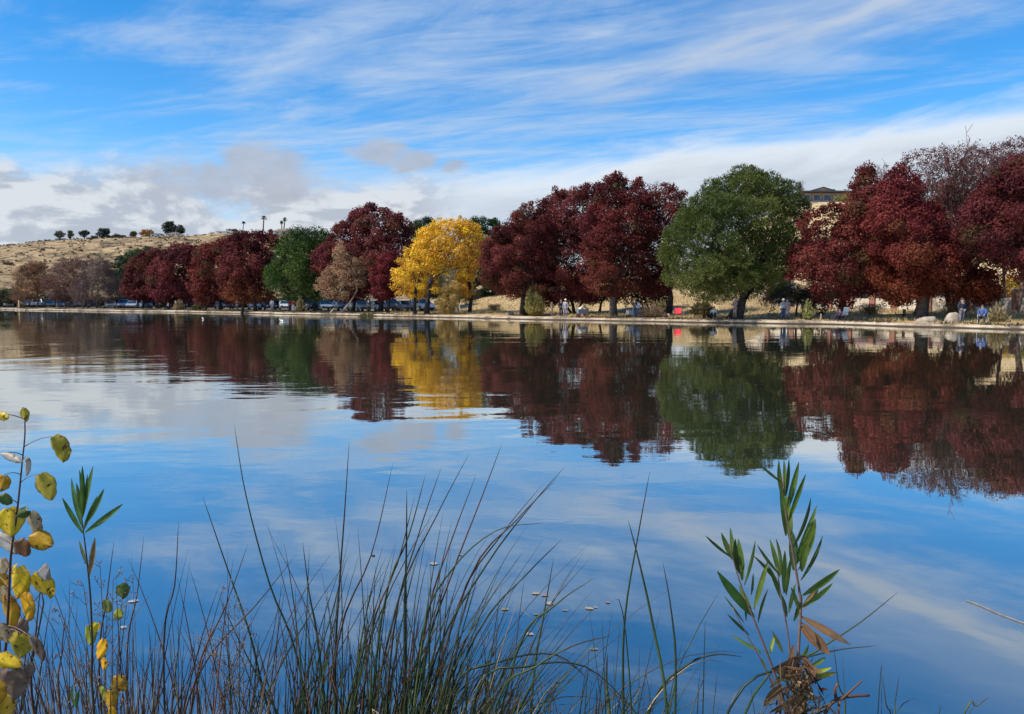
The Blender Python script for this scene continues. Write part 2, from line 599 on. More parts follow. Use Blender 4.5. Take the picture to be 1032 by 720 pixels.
def leaf_quads(centres, radii, counts, L, Wd, rng, flat=0.75, outward=0.5, shell=0.5, needle=False, droop=0.0):
    idx = np.repeat(np.arange(len(centres)), counts)
    n = len(idx)
    d = unit(rng.normal(size=(n, 3)))
    r = radii[idx] * (shell + (1 - shell) * rng.random(n)) * rng.uniform(.75, 1.15, n)
    off = d * r[:, None]
    off[:, 2] *= flat
    p = centres[idx] + off
    nrm = unit(d * outward + rng.normal(size=(n, 3)) * (1 - outward) + np.array([0, 0, 0.25]))
    if needle:
        ax = unit(d + rng.normal(size=(n, 3)) * .35 + np.array([0, 0, .35]))
        sd = unit(np.cross(ax, rng.normal(size=(n, 3))))
    else:
        ax = unit(np.cross(nrm, rng.normal(size=(n, 3))) + np.array([0, 0, -droop]))
        sd = unit(np.cross(nrm, ax))
    l = (L * rng.uniform(.6, 1.25, n))[:, None] / 2
    w = (Wd * rng.uniform(.6, 1.25, n))[:, None] / 2
    if needle:
        V = np.stack([p - sd * w * .4, p + ax * l * 1.2 - sd * w, p + ax * l * 2, p + ax * l * 1.2 + sd * w], 1)
    else:
        V = np.stack([p - ax * l, p + sd * w + ax * l * .15, p + ax * l, p - sd * w + ax * l * .15], 1)
    return V.reshape(-1, 3), idx, p


def hexnoise(p, sc, seed):
    return fbm(p[:, 0] * sc + p[:, 2] * sc * .7, p[:, 1] * sc + p[:, 2] * sc * 1.1, 3, seed)


def limb(mb, a, b, r0, r1, rng, sag=0.12, n=5, sides=5, col=(.05, .04, .035), up=0.15):
    a, b = np.array(a, float), np.array(b, float)
    L = np.linalg.norm(b - a)
    mid = (a + b) / 2 + rng.normal(size=3) * L * sag * .6 + np.array([0, 0, L * up])
    pts, rad = [], []
    for i in range(n + 1):
        t = i / n
        pts.append((1 - t) ** 2 * a + 2 * t * (1 - t) * mid + t * t * b)
        rad.append(r0 * (1 - t) + r1 * t)
    mb.tube(pts, rad, sides, np.array(col))
    return pts


def tree(name, label, cat, poly, Y, trunks, pal, group=None, seed=0, lai=6.0, L=0.25, W=0.17, clump=1.15, kind='leaf', low=None, lowmix=(0, 1),
         trunk_r=0.28, barkc=(.05, .04, .034), depth=1.0, base_z=None, nlimb=26, extra_top=None, mat=None, crown_name='crown', shell=.5, flat=.75, outward=.72, varc=None, grow=0.6, cut=.65):
    """poly: crown outline seen from the lake, trunks: list of pixel polylines from the ground up"""
    rng = np.random.default_rng(seed + 100)
    tx = trunks[0][0][0]
    pc = np.mean(np.array(poly, float), axis=0)
    poly = [tuple(pc + (np.array(q) - pc) * (1 + grow / (np.linalg.norm(np.array(q) - pc) + 1))) for q in poly]
    bx = xat(tx, Y)
    bz = gz(bx, Y) - 0.05 if base_z is None else base_z
    base = np.array([bx, Y, bz])
    root = empty(name, base)
    tag(root, label, cat, group)
    rpx = clump / Y * F
    P, A, B, area = poly_info(poly)
    nclump = max(14, int(area / (rpx ** 2) * 1.9 * max(.5, min(1, depth))))
    C, am = clump_centres(poly, Y, nclump, rpx, rng, depth, cut)
    radii = clump * rng.uniform(.6, 1.15, len(C))
    L *= .78; W *= .78
    tot = am * lai * 1.5 / (0.5 * L * W)
    cnt = np.maximum(6, (tot * radii ** 2 / np.sum(radii ** 2)).astype(int))
    V, idx, p = leaf_quads(C, radii, cnt, L, W, rng, needle=(kind == 'needle'), shell=shell, flat=flat, outward=outward)
    up_ = [(P[i], P[(i + 1) % len(P)]) for i in range(len(P))]
    sprigs = []
    for q in range(int(26 * min(1.6, math.sqrt(area) / 90)) if Y < 200 else 0):
        a_, b_ = up_[rng.integers(len(up_))]
        m_ = a_ + (b_ - a_) * rng.random()
        o_ = unit(m_ - P.mean(0))
        if o_[1] > .55: continue
        sprigs.append(tuple(m_ + o_ * rng.uniform(-2.5, 2.2)))
    if sprigs: extra_top = list(extra_top or []) + sprigs
    if extra_top is not None:      # ragged twigs of leaves that stand clear of the crown
        ex = [(q[0] + rng.uniform(-2, 2), q[1] + dy + rng.uniform(-.5, 1)) for q in extra_top for dy in (2.0, 5.5)]
        e = np.array([at(q[0], q[1], Y + rng.uniform(-1.2, 1.2)) for q in ex])
        er = clump * rng.uniform(.3, .55, len(e))
        V2, i2, p2 = leaf_quads(e, er, np.full(len(e), max(10, int(cnt.mean() * .22))), L, W, rng, needle=(kind == 'needle'))
        V = np.concatenate([V, V2]); p = np.concatenate([p, p2]); idx = np.concatenate([idx, i2 + len(C)])
        C = np.concatenate([C, e]); radii = np.concatenate([radii, er])
    pal = np.array(pal, float) * (1 + rng.uniform(-.10, .10, 3) * (Y < 200))
    cn = np.clip((hexnoise(C, .35, seed) - .5) * 2.2 + .5 + rng.normal(size=len(C)) * .16, 0, .999)
    k = cn * (len(pal) - 1)
    ci = np.floor(k).astype(int); cf = (k - ci)[:, None]
    cc = pal[ci] * (1 - cf) + pal[np.minimum(ci + 1, len(pal) - 1)] * cf
    colr = cc[idx]
    if group == 'dark red ash trees lining the far shore':      # some boughs are still rust or green brown
        pk = rng.random(len(C)) < .10
        colr[pk[idx]] = colr[pk[idx]] * .35 + np.array([(.13, .055, .022), (.075, .055, .022)][rng.integers(2)]) * .65
    if low is not None:
        zt = (p[:, 2] - p[:, 2].min()) / (np.ptp(p[:, 2]) + 1e-6)
        w = np.clip(1 - sstep(zt + rng.normal(size=len(zt)) * .06, lowmix[0], lowmix[1]), 0, 1)[:, None]
        colr = colr * (1 - w) + np.array(low) * w
    if varc is not None:
        pick = rng.random(len(colr)) < varc[1]
        colr[pick] = np.array(varc[0])
    fast_polys(crown_name, V, 4, colr, mat or (M_NEEDLE if kind == 'needle' else M_LEAF), root, base)
    # trunk and limbs
    mb = MB()
    order = rng.permutation(len(C))
    for ti, tr in enumerate(trunks):
        pts = []
        for j, q in enumerate(tr):
            w = at(q[0], q[1], Y + (0 if ti == 0 else rng.uniform(-.6, .6)))
            if j == 0:
                w[2] = gz(w[0], w[1]) - .1
            pts.append(w)
        rr = trunk_r * (1 if ti == 0 else .72)
        # flare at the foot
        p0, p1 = pts[0], pts[1]
        fine = [p0, p0 + (p1 - p0) * .08, p0 + (p1 - p0) * .25] + pts[1:]
        rad = [rr * 1.5, rr * 1.15, rr] + [rr * (0.95 - .45 * (j + 1) / len(pts)) for j in range(len(pts) - 1)]
        mb.tube(fine, rad, 9, np.array(barkc))
        top = pts[-1]
        nl = max(4, nlimb // len(trunks))
        near = sorted(order[:nl * 3], key=lambda c: np.linalg.norm(C[c] - top) * rng.uniform(.6, 1.4))[:nl]
        for c in near:
            st = top + (pts[-2] - top) * rng.uniform(0, .5)
            r0 = rr * rng.uniform(.22, .42)
            lp = limb(mb, st, C[c], r0, r0 * .25, rng, col=barkc)
            # two secondary limbs reach neighbouring clumps
            dd = np.linalg.norm(C - lp[3], axis=1)
            for c2 in np.argsort(dd)[1:3]:
                limb(mb, lp[3], C[c2], r0 * .4, r0 * .12, rng, col=barkc, n=3, sides=4)
    mb.build('trunk', M_BARK, root, base, True)
    return root


def bare_segments(start, direc, length, r, rng, depth, out, spread=0.5, up=0.12, shrink=0.74, kids=(2, 3), wob=.12):
    n = 4
    pts, rad = [np.array(start)], [r]
    d = np.array(direc, float)
    for i in range(n):
        d = unit(d + rng.normal(size=3) * wob + np.array([0, 0, up * .4]))
        pts.append(pts[-1] + d * length / n)
        rad.append(r * (1 - .45 * (i + 1) / n))
    out.append((pts, rad, depth))
    if depth <= 0: return
    for k in range(rng.integers(kids[0], kids[1] + 1)):
        i = rng.integers(1, n + 1) if k else n
        side = unit(np.cross(d, rng.normal(size=3)))
        nd = unit(d + side * spread * rng.uniform(.6, 1.4) + np.array([0, 0, up]))
        bare_segments(pts[i], nd, length * shrink * rng.uniform(.75, 1.15), rad[i] * .72, rng, depth - 1, out, spread, up, shrink, kids, wob)


def bare_tree(name, label, px, Y, base_py_top, height, seed, colr, depth=6, r=.16, spread=.5, up=.12, group=None, stems=1, leafpal=None, leafn=0, leafL=.2, leafpoly=None, rmin=.012, shrink=.74, fork=.25, droop=False):
    rng = np.random.default_rng(seed)
    bx = xat(px, Y)
    base = np.array([bx, Y, gz(bx, Y) - .1])
    root = empty(name, base)
    tag(root, label, 'tree', group)
    out = []
    tot = sum(shrink ** i for i in range(depth + 1))
    for s in range(stems):
        dr = unit(np.array([rng.normal() * .22 * (stems > 1), rng.normal() * .2 * (stems > 1), 1.0]))
        bare_segments(base + np.array([rng.normal() * .3 * (stems > 1), 0, 0]), dr, height * fork * 1.6, r, rng, depth, out, spread, up, shrink, (2, 4))
    zmax = max(p[0][-1][2] for p in out) - base[2]
    k = height / zmax
    tr, tw = MB(), MB()
    tips = []
    for pts, rad, dp in out:
        pts = [base + (p - base) * np.array([(1 + k) / 2, (1 + k) / 2, k]) for p in pts]
        thick = dp >= depth - 1
        if dp < depth * .5: pts2 = pts[::2]; rad2 = [max(q, rmin) for q in rad[::2]]
        else: pts2, rad2 = pts, [max(q, rmin) for q in rad]
        (tr if thick else tw).tube(pts2, rad2, 6 if thick else 3, np.array(colr), caps=False)
        if dp <= 1: tips.extend([pts[-1], pts[2]])
    tr.build('trunk', M_BARK, root, base, True)
    tw.build('branches', M_TWIG, root, base)
    if leafn:
        T = np.array(tips)
        sel = rng.integers(0, len(T), leafn)
        V, idx, p = leaf_quads(T[sel], np.full(leafn, .35), np.full(leafn, 3), leafL, leafL * .65, rng)
        lp = np.array(leafpal)
        fast_polys('crown', V, 4, lp[rng.integers(0, len(lp), len(idx))], M_LEAF, root, base)
    return root


RED = [(.082, .017, .019), (.130, .026, .026), (.178, .040, .035), (.134, .026, .031)]
REDO = [(.088, .018, .019), (.138, .028, .026), (.182, .043, .033)]
RUST = (.140, .040, .024)
PINE = [(.028, .052, .016), (.052, .084, .020), (.090, .118, .027)]
PINEL = (.105, .118, .028)
YEL = [(.72, .44, .03), (.88, .57, .035), (.80, .48, .045), (.62, .33, .04)]
DARKG = [(.022, .045, .02), (.04, .075, .03), (.06, .09, .03)]

GRP_R = 'dark red ash trees lining the far shore'
# --- big red group in the middle
tree('red_tree', 'dark red tree with a low crown nearest right of the yellow tree', 'tree',
     [(487, 268), (489, 248), (494, 236), (508, 224), (518, 216), (528, 208), (541, 206), (556, 212), (562, 240), (560, 275), (552, 298), (535, 303), (512, 301), (497, 294), (488, 284)], 78,
     [[(526, 318), (527, 303), (530, 285)], [(530, 318), (534, 300), (540, 280)]], RED, GRP_R, 1, trunk_r=.3, low=RUST, lowmix=(-.1, .45), extra_top=[(519, 213), (528, 205), (536, 203), (545, 203), (502, 227), (553, 207)])
tree('red_tree', 'dark red tree with several dark stems between the pale standing figure and the broad crown', 'tree',
     [(534, 240), (542, 214), (551, 200), (561, 192), (574, 196), (585, 189), (600, 187), (612, 200), (618, 240), (612, 280), (598, 304), (570, 307), (546, 304), (534, 280)], 79,
     [[(579, 319), (577, 306), (570, 285)], [(581, 319), (586, 305), (592, 290)], [(577, 319), (570, 307), (560, 290)]], RED, GRP_R, 2, trunk_r=.2, extra_top=[(561, 189), (556, 195), (580, 188), (590, 184), (601, 183)])
tree('red_tree', 'tallest dark red tree with a straight thick trunk in the middle of the far shore', 'tree',
     [(590, 262), (590, 232), (598, 206), (604, 190), (612, 181), (620, 177), (628, 184), (637, 181), (647, 188), (656, 198), (661, 230), (655, 266), (644, 294), (622, 302), (598, 298), (588, 280)], 72,
     [[(618, 319), (618, 303), (619, 280)]], REDO, GRP_R, 3, trunk_r=.42, barkc=(.09, .07, .06), low=RUST, lowmix=(-.1, .6), extra_top=[(613, 177), (621, 173), (628, 180), (644, 182), (644, 178), (606, 186)])
tree('red_tree', 'dark red tree with gappy crown and leaning trunk beside the red folding chair', 'tree',
     [(645, 215), (652, 196), (664, 187), (676, 189), (686, 196), (692, 210), (690, 226), (683, 246), (680, 272), (675, 294), (660, 303), (646, 300), (641, 285), (648, 262), (641, 240)], 73,
     [[(674, 319), (676, 300), (672, 280)]], REDO, GRP_R, 4, trunk_r=.34, lai=4.2, extra_top=[(671, 184), (688, 192), (676, 185), (681, 188)])
tree('shade_foliage', 'low sagging foliage coloured dark as shade under the red crowns behind the man in the black top', 'tree',
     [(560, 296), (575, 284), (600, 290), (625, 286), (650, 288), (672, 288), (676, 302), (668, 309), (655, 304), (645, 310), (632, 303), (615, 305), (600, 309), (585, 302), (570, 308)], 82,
     [[(604, 317), (606, 305), (612, 295)], [(654, 317), (652, 306), (648, 296)]], [(.02, .018, .012), (.035, .03, .016), (.05, .035, .02)], None, 5, trunk_r=.16, lai=3.5, clump=.8)  # leaf colours painted near black for the deep shade under the red crowns
# --- pine
tree('pine_tree', 'large green pine leaning right over its forked dark trunk', 'tree',
     [(669, 268), (671, 250), (673, 236), (682, 226), (690, 208), (702, 196), (716, 186), (730, 180), (744, 172), (757, 170), (770, 177), (786, 179), (800, 186), (803, 197), (813, 204), (815, 214), (808, 224), (811, 242),
      (805, 262), (798, 278), (785, 292), (765, 297), (748, 300), (730, 304), (712, 303), (697, 299), (682, 294), (671, 284)], 65,
     [[(737, 322), (744, 309), (755, 292), (757, 270)], [(745, 322), (749, 305), (757, 292), (765, 275)]], PINE, None, 6, lai=6.2, L=.24, W=.09, clump=.92, kind='needle', low=PINEL, lowmix=(.05, .62), grow=-1.2, cut=.38,
     trunk_r=.42, barkc=(.06, .045, .04), nlimb=40, shell=.74, extra_top=[(672, 232), (811, 202), (745, 169), (757, 168), (768, 173), (733, 177)])
tree('grey_green_bush', 'low grey green bushy tree on thin dark stems, right of the leaning pine', 'tree',
     [(768, 296), (785, 287), (805, 288), (825, 293), (834, 303), (828, 311), (812, 312), (800, 309), (786, 311), (772, 306)], 66,
     [[(802, 319), (803, 310), (806, 300)], [(811, 319), (809, 310), (812, 300)], [(806, 319), (812, 308), (818, 300)]], [(.03, .045, .026), (.05, .07, .045), (.07, .085, .05)], None, 7, L=.2, W=.08, clump=.6, kind='needle', trunk_r=.1, lai=5)
# --- right red trees
tree('red_tree', 'dark red tree with thin upper left foliage in front of the hilltop house', 'tree',
     [(797, 274), (800, 258), (806, 240), (818, 236), (836, 240), (852, 218), (856, 200), (862, 186), (868, 174), (875, 169), (883, 178), (892, 190), (900, 215), (902, 250), (896, 285), (880, 303), (862, 307), (842, 305), (822, 306), (806, 296)], 62,
     [[(850, 321), (850, 304), (853, 280)]], RED, GRP_R, 8, trunk_r=.3, lai=6.5, extra_top=[(808, 222), (815, 214), (822, 210), (830, 207), (838, 204), (845, 206), (852, 208), (812, 230), (824, 222), (834, 218), (818, 228), (830, 229), (840, 212), (846, 222), (868, 170), (876, 166), (861, 184), (812, 236), (842, 232)])
tree('red_tree', 'dark red tree with rusty lower leaves and the thickest trunk above the flat pale boulder', 'tree',
     [(884, 296), (880, 270), (880, 240), (878, 212), (886, 190), (896, 176), (908, 172), (922, 178), (934, 196), (946, 212), (962, 232), (980, 252), (998, 270), (1003, 292), (1000, 306), (984, 309), (968, 300), (945, 299), (925, 302), (905, 306)], 58,
     [[(928, 322), (930, 303), (928, 280)], [(931, 322), (934, 300), (945, 280)]], REDO, GRP_R, 9, trunk_r=.42, barkc=(.09, .07, .06), low=(.155, .036, .016), lowmix=(.05, .55), lai=6, extra_top=[(890, 184), (905, 166), (912, 170), (899, 172)])
tree('red_tree', 'dark red tree reaching in over the right end of the brick wall', 'tree',
     [(962, 236), (975, 214), (985, 198), (997, 186), (1008, 172), (1022, 164), (1040, 158), (1070, 165), (1085, 210), (1080, 262), (1055, 282), (1030, 280), (1012, 272), (990, 262), (970, 252)], 55,
     [[(1058, 324), (1056, 300), (1050, 270)]], RED, GRP_R, 10, trunk_r=.36, lai=5, extra_top=[(992, 182), (1003, 172), (1014, 163), (1024, 158), (1030, 156)])
bare_tree('bare_tree', 'half bare grey tree with dark red twig ends between the right red trees', 958, 64, 0, 14.6, 31, (.13, .075, .068), depth=8, r=.22, spread=.50, up=.10, stems=3,
          leafpal=[(.09, .015, .025), (.12, .02, .03)], leafn=3200, leafL=.2, rmin=.016)
bare_tree('bare_tree', 'slim leafless grey tree whose twigs stand over the orange leafed thick trunk tree', 926, 63, 0, 13.6, 37, (.13, .08, .07), depth=7, r=.15, spread=.45, up=.14, stems=2,
          leafpal=[(.09, .015, .025), (.12, .02, .03)], leafn=1500, leafL=.2, rmin=.014)
bare_tree('bare_tree', 'pale bare tree fanning thin twigs above the right edge of the trees', 1022, 60, 0, 14.2, 33, (.20, .13, .11), depth=7, r=.2, spread=.35, up=.2, stems=2, rmin=.015)
tree('orange_bush', 'small orange yellow tree behind the brick wall at the right end', 'tree',
     [(1000, 290), (1008, 282), (1020, 280), (1032, 276), (1045, 284), (1045, 298), (1025, 300), (1008, 298)], 84,
     [[(1022, 312), (1022, 300), (1022, 292)]], [(.45, .22, .03), (.55, .32, .05), (.16, .18, .04)], None, 12, trunk_r=.12, clump=.7, L=.22, W=.16, lai=4)
tree('thinning_tree', 'broad thinning purple brown crown rising highest behind the right red trees', 'tree',
     [(900, 200), (906, 172), (912, 158), (925, 151), (945, 148), (965, 147), (985, 150), (1000, 148), (1015, 141), (1035, 138), (1060, 150), (1070, 200), (1040, 235), (985, 240), (930, 235)], 68,
     [[(975, 318), (974, 290), (972, 240), (970, 215)], [(1012, 318), (1012, 290), (1010, 230), (1008, 205)]], [(.10, .040, .042), (.14, .060, .055), (.12, .075, .065)], None, 48, lai=1.25, L=.26, W=.10, clump=.9, trunk_r=.2, barkc=(.15, .11, .10), nlimb=70, shell=.2,
     extra_top=[(912, 154), (930, 148), (950, 145), (968, 143), (1002, 144), (1018, 137), (1028, 136)])
# --- yellow tree
tree('yellow_tree', 'bright golden yellow tree with a rounded crown and dark forked trunks', 'tree',
     [(399, 290), (398, 276), (402, 262), (414, 248), (424, 236), (437, 225), (450, 222), (464, 222), (480, 227), (489, 236), (491, 250), (486, 264), (478, 274), (476, 290), (472, 300), (460, 298), (458, 284), (462, 274), (450, 270),
      (441, 276), (443, 292), (430, 299), (415, 301), (404, 298)], 87,
     [[(430, 317), (431, 302), (434, 280)], [(418, 317), (418, 303), (420, 285)], [(473, 318), (475, 300), (470, 265)]], YEL, None, 13, trunk_r=.34, barkc=(.035, .03, .03), lai=4.6, L=.30, W=.22, clump=.9,
     extra_top=[(438, 221), (445, 219), (463, 217), (470, 221), (481, 225), (455, 218), (428, 229), (398, 270)], varc=((.36, .32, .05), .10))
tree('tan_bush', 'fluffy tan and yellow bush drooping to the shore under the yellow tree', 'bush',
     [(437, 316), (438, 306), (445, 296), (452, 285), (462, 282), (466, 292), (462, 303), (458, 312), (452, 317)], 85.5,
     [[(448, 318), (449, 310), (451, 300)]], [(.34, .24, .08), (.46, .32, .09), (.42, .28, .13)], None, 14, trunk_r=.08, clump=.6, L=.22, W=.12, lai=4)
tree('grey_twig_tree', 'greyish thinning tree filling the gap beneath the yellow crown', 'tree',
     [(438, 290), (440, 274), (452, 262), (468, 266), (478, 275), (484, 290), (482, 302), (470, 306), (455, 300)], 94,
     [[(462, 317), (463, 303), (464, 288)]], [(.10, .085, .06), (.16, .13, .08), (.10, .12, .04)], None, 15, trunk_r=.14, clump=.8, L=.2, W=.1, lai=2.4)
# --- greens behind
GRP_G = 'green trees showing behind the shore trees'
tree('green_tree', 'round green tree showing just left of the yellow crown', 'tree', [(408, 300), (408, 240), (415, 224), (425, 220), (438, 222), (446, 236), (448, 300)], 118,
     [[(428, 314), (428, 298), (428, 280)]], DARKG, GRP_G, 16, L=.4, W=.2, lai=5, clump=1.3, trunk_r=.3, depth=.5)
tree('green_tree', 'round green tree between the yellow tree and the dark red trees', 'tree', [(462, 300), (464, 240), (472, 225), (482, 219), (498, 220), (508, 226), (516, 240), (514, 285), (500, 304)], 112,
     [[(497, 314), (497, 300), (495, 280)]], DARKG, GRP_G, 17, L=.4, W=.2, lai=5, clump=1.3, trunk_r=.3, depth=.6)
tree('green_tree', 'narrow green tree top peeping over the lowest dark red crown', 'tree', [(505, 300), (508, 250), (516, 236), (527, 222), (534, 216), (542, 226), (545, 300)], 116,
     [[(525, 310), (525, 300), (527, 280)]], [(.05, .07, .02), (.12, .12, .03)], GRP_G, 18, L=.4, W=.2, lai=4, clump=1.2, trunk_r=.25, depth=.5)
tree('green_tree', 'dark green tree rising behind the left end of the red row', 'tree', [(104, 306), (106, 280), (112, 266), (126, 257), (142, 252), (158, 251), (168, 254), (170, 290), (165, 306)], 165,
     [[(130, 312), (130, 302), (132, 285)]], DARKG, GRP_G, 19, L=.55, W=.3, lai=4, clump=1.9, trunk_r=.35, depth=.5)
tree('green_tree', 'slim green tree between the two leftmost crimson crowns', 'tree', [(186, 300), (190, 255), (200, 247), (212, 247), (220, 256), (222, 300)], 150,
     [[(204, 312), (204, 300), (204, 280)]], DARKG, GRP_G, 20, L=.5, W=.3, lai=4, clump=1.5, trunk_r=.3, depth=.5)
tree('pine_tree', 'rounded green pine between the crimson row and the tan tree', 'tree',
     [(271, 282), (273, 268), (281, 252), (286, 242), (298, 234), (312, 231), (324, 231), (334, 238), (340, 255), (338, 285), (330, 300), (312, 305), (292, 303), (277, 294)], 104,
     [[(305, 316), (305, 300), (306, 280)], [(317, 316), (318, 302), (320, 285)]], PINE, None, 21, lai=6, L=.4, W=.15, clump=1.25, kind='needle', trunk_r=.34, barkc=(.05, .04, .035), shell=.35, low=(.085, .12, .035), lowmix=(-.1, .5))
# --- red trees at the left
tree('red_tree', 'tall peaked dark red tree behind the tan leafed tree', 'tree',
     [(318, 262), (320, 250), (330, 242), (338, 230), (348, 222), (358, 214), (366, 210), (374, 207), (386, 210), (398, 216), (410, 224), (420, 234), (424, 260), (418, 290), (400, 302), (372, 304), (346, 303), (326, 296)], 101,
     [[(384, 316), (384, 300), (382, 275)], [(356, 316), (358, 300), (362, 280)]], RED, GRP_R, 22, trunk_r=.34, L=.36, W=.24, clump=1.3, extra_top=[(339, 226), (338, 232), (356, 213), (372, 205), (379, 206), (369, 207), (402, 214), (401, 219)])
tree('red_tree', 'small brighter crimson tree touching the left side of the yellow tree', 'tree',
     [(374, 290), (376, 270), (384, 257), (396, 254), (404, 262), (405, 285), (402, 298), (388, 303), (377, 300)], 94,
     [[(391, 317), (392, 303), (392, 285)]], [(.11, .017, .023), (.165, .026, .030)], GRP_R, 23, trunk_r=.2, L=.3, W=.2, clump=.9)
tree('tan_tree', 'thin tan and peach leafed tree with pale leaning trunks', 'tree',
     [(318, 292), (322, 282), (330, 272), (336, 256), (340, 243), (348, 243), (354, 256), (366, 261), (371, 270), (368, 284), (358, 294), (345, 300), (330, 300)], 97.5,
     [[(343, 317), (352, 306), (360, 293), (356, 275)], [(333, 317), (342, 303), (345, 285)]], [(.30, .17, .11), (.40, .25, .15), (.34, .19, .12)], None, 24, trunk_r=.17, barkc=(.33, .26, .20), lai=2.1, L=.26, W=.18, clump=.8,
     extra_top=[(343, 239), (346, 247), (364, 257), (322, 279)])
tree('red_tree', 'crimson tree with an orange skirt at the tall right end of the left row', 'tree',
     [(222, 282), (224, 258), (229, 243), (240, 236), (254, 234), (268, 235), (280, 240), (282, 250), (276, 262), (272, 280), (280, 296), (272, 305), (246, 306), (226, 303)], 110,
     [[(258, 316), (256, 303), (254, 282)], [(243, 316), (246, 303), (248, 285)]], RED, GRP_R, 25, trunk_r=.32, L=.42, W=.28, clump=1.35, low=(.19, .06, .022), lowmix=(-.1, .55), extra_top=[(236, 235), (246, 233), (262, 232), (272, 234)])
tree('red_tree', 'crimson tree second from the tall right end of the left row', 'tree',
     [(190, 290), (192, 268), (200, 251), (212, 245), (226, 243), (238, 248), (244, 265), (244, 295), (236, 305), (208, 306), (193, 302)], 119,
     [[(222, 315), (222, 303), (221, 285)], [(207, 315), (209, 303), (212, 288)]], REDO, GRP_R, 26, trunk_r=.3, L=.44, W=.3, clump=1.4, low=RUST, lowmix=(-.2, .4), extra_top=[(206, 245), (219, 242), (229, 241)])
tree('red_tree', 'crimson tree third from the tall right end of the left row', 'tree',
     [(152, 292), (153, 270), (160, 256), (172, 249), (188, 247), (200, 251), (206, 268), (208, 295), (198, 305), (170, 306), (155, 302)], 128,
     [[(184, 315), (183, 303), (182, 287)], [(170, 315), (171, 303), (173, 288)]], RED, GRP_R, 27, trunk_r=.32, L=.46, W=.32, clump=1.5, extra_top=[(175, 246), (186, 245)])
tree('red_tree', 'leftmost crimson tree, beside the bare grey brown trees', 'tree',
     [(125, 294), (126, 274), (133, 262), (143, 255), (156, 252), (166, 256), (170, 275), (170, 298), (160, 304), (138, 304), (127, 301)], 138,
     [[(160, 314), (158, 303), (153, 287)], [(144, 314), (145, 303), (147, 290)]], RED, GRP_R, 28, trunk_r=.32, L=.5, W=.34, clump=1.55, extra_top=[(142, 253), (153, 250)])
MAUVE = [(.095, .065, .060), (.14, .095, .085), (.12, .075, .06)]
GRP_B = 'nearly bare brown trees at the left end of the shore'
tree('bare_tree', 'nearly bare mauve grey tree next to the crimson row', 'tree', [(78, 306), (76, 285), (80, 270), (88, 262), (100, 260), (112, 266), (120, 278), (121, 296), (114, 306)], 146,
     [[(90, 312), (92, 300), (94, 285)], [(97, 312), (98, 300), (102, 282)], [(84, 312), (82, 300), (82, 285)]], MAUVE, GRP_B, 41, trunk_r=.16, barkc=(.20, .17, .14), L=.42, W=.10, lai=2.6, clump=1.4, nlimb=34)
tree('bare_tree', 'nearly bare brown tree, middle one of the three at the left end', 'tree', [(44, 304), (44, 285), (50, 270), (62, 261), (76, 259), (86, 265), (88, 285), (84, 303)], 152,
     [[(66, 311), (65, 300), (64, 285)], [(58, 311), (57, 300), (54, 288)], [(73, 311), (75, 300), (76, 286)]], [(.11, .065, .055), (.15, .085, .065), (.13, .09, .08)], GRP_B, 42, trunk_r=.16, barkc=(.20, .17, .14), L=.42, W=.10, lai=2.7, clump=1.4, nlimb=34)
tree('bare_tree', 'thinning rusty brown tree at the far left of the shore', 'tree', [(14, 302), (14, 285), (20, 270), (32, 264), (46, 266), (52, 280), (50, 300), (34, 305)], 157,
     [[(38, 311), (38, 300), (36, 285)], [(46, 311), (45, 300), (42, 285)]], [(.14, .07, .05), (.20, .095, .055), (.12, .08, .065)], GRP_B, 43, trunk_r=.17, barkc=(.14, .11, .09), L=.42, W=.14, lai=3.0, clump=1.4, nlimb=30)
tree('green_bush', 'dull green bush at the far left edge behind the parked car', 'bush', [(-14, 306), (-10, 296), (2, 290), (14, 292), (18, 300), (14, 308)], 165,
     [[(4, 311), (4, 304), (4, 298)]], [(.06, .06, .03), (.09, .09, .04)], None, 44, trunk_r=.15, L=.4, W=.2, lai=4, clump=1.1)
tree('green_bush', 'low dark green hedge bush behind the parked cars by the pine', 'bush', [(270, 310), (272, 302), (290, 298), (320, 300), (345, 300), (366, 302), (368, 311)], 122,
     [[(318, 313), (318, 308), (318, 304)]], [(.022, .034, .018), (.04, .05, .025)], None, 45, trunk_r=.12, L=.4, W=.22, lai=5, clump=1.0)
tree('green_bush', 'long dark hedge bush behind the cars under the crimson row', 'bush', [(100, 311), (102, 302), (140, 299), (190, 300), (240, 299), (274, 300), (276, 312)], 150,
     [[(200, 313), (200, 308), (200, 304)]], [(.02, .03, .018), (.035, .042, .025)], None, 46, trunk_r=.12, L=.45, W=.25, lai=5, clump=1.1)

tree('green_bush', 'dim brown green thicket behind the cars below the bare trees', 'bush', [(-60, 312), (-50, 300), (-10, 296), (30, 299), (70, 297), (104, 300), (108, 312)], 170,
     [[(20, 313), (20, 308), (20, 304)]], [(.04, .04, .028), (.07, .06, .04), (.035, .045, .025)], None, 47, trunk_r=.12, L=.5, W=.26, lai=5, clump=1.3)
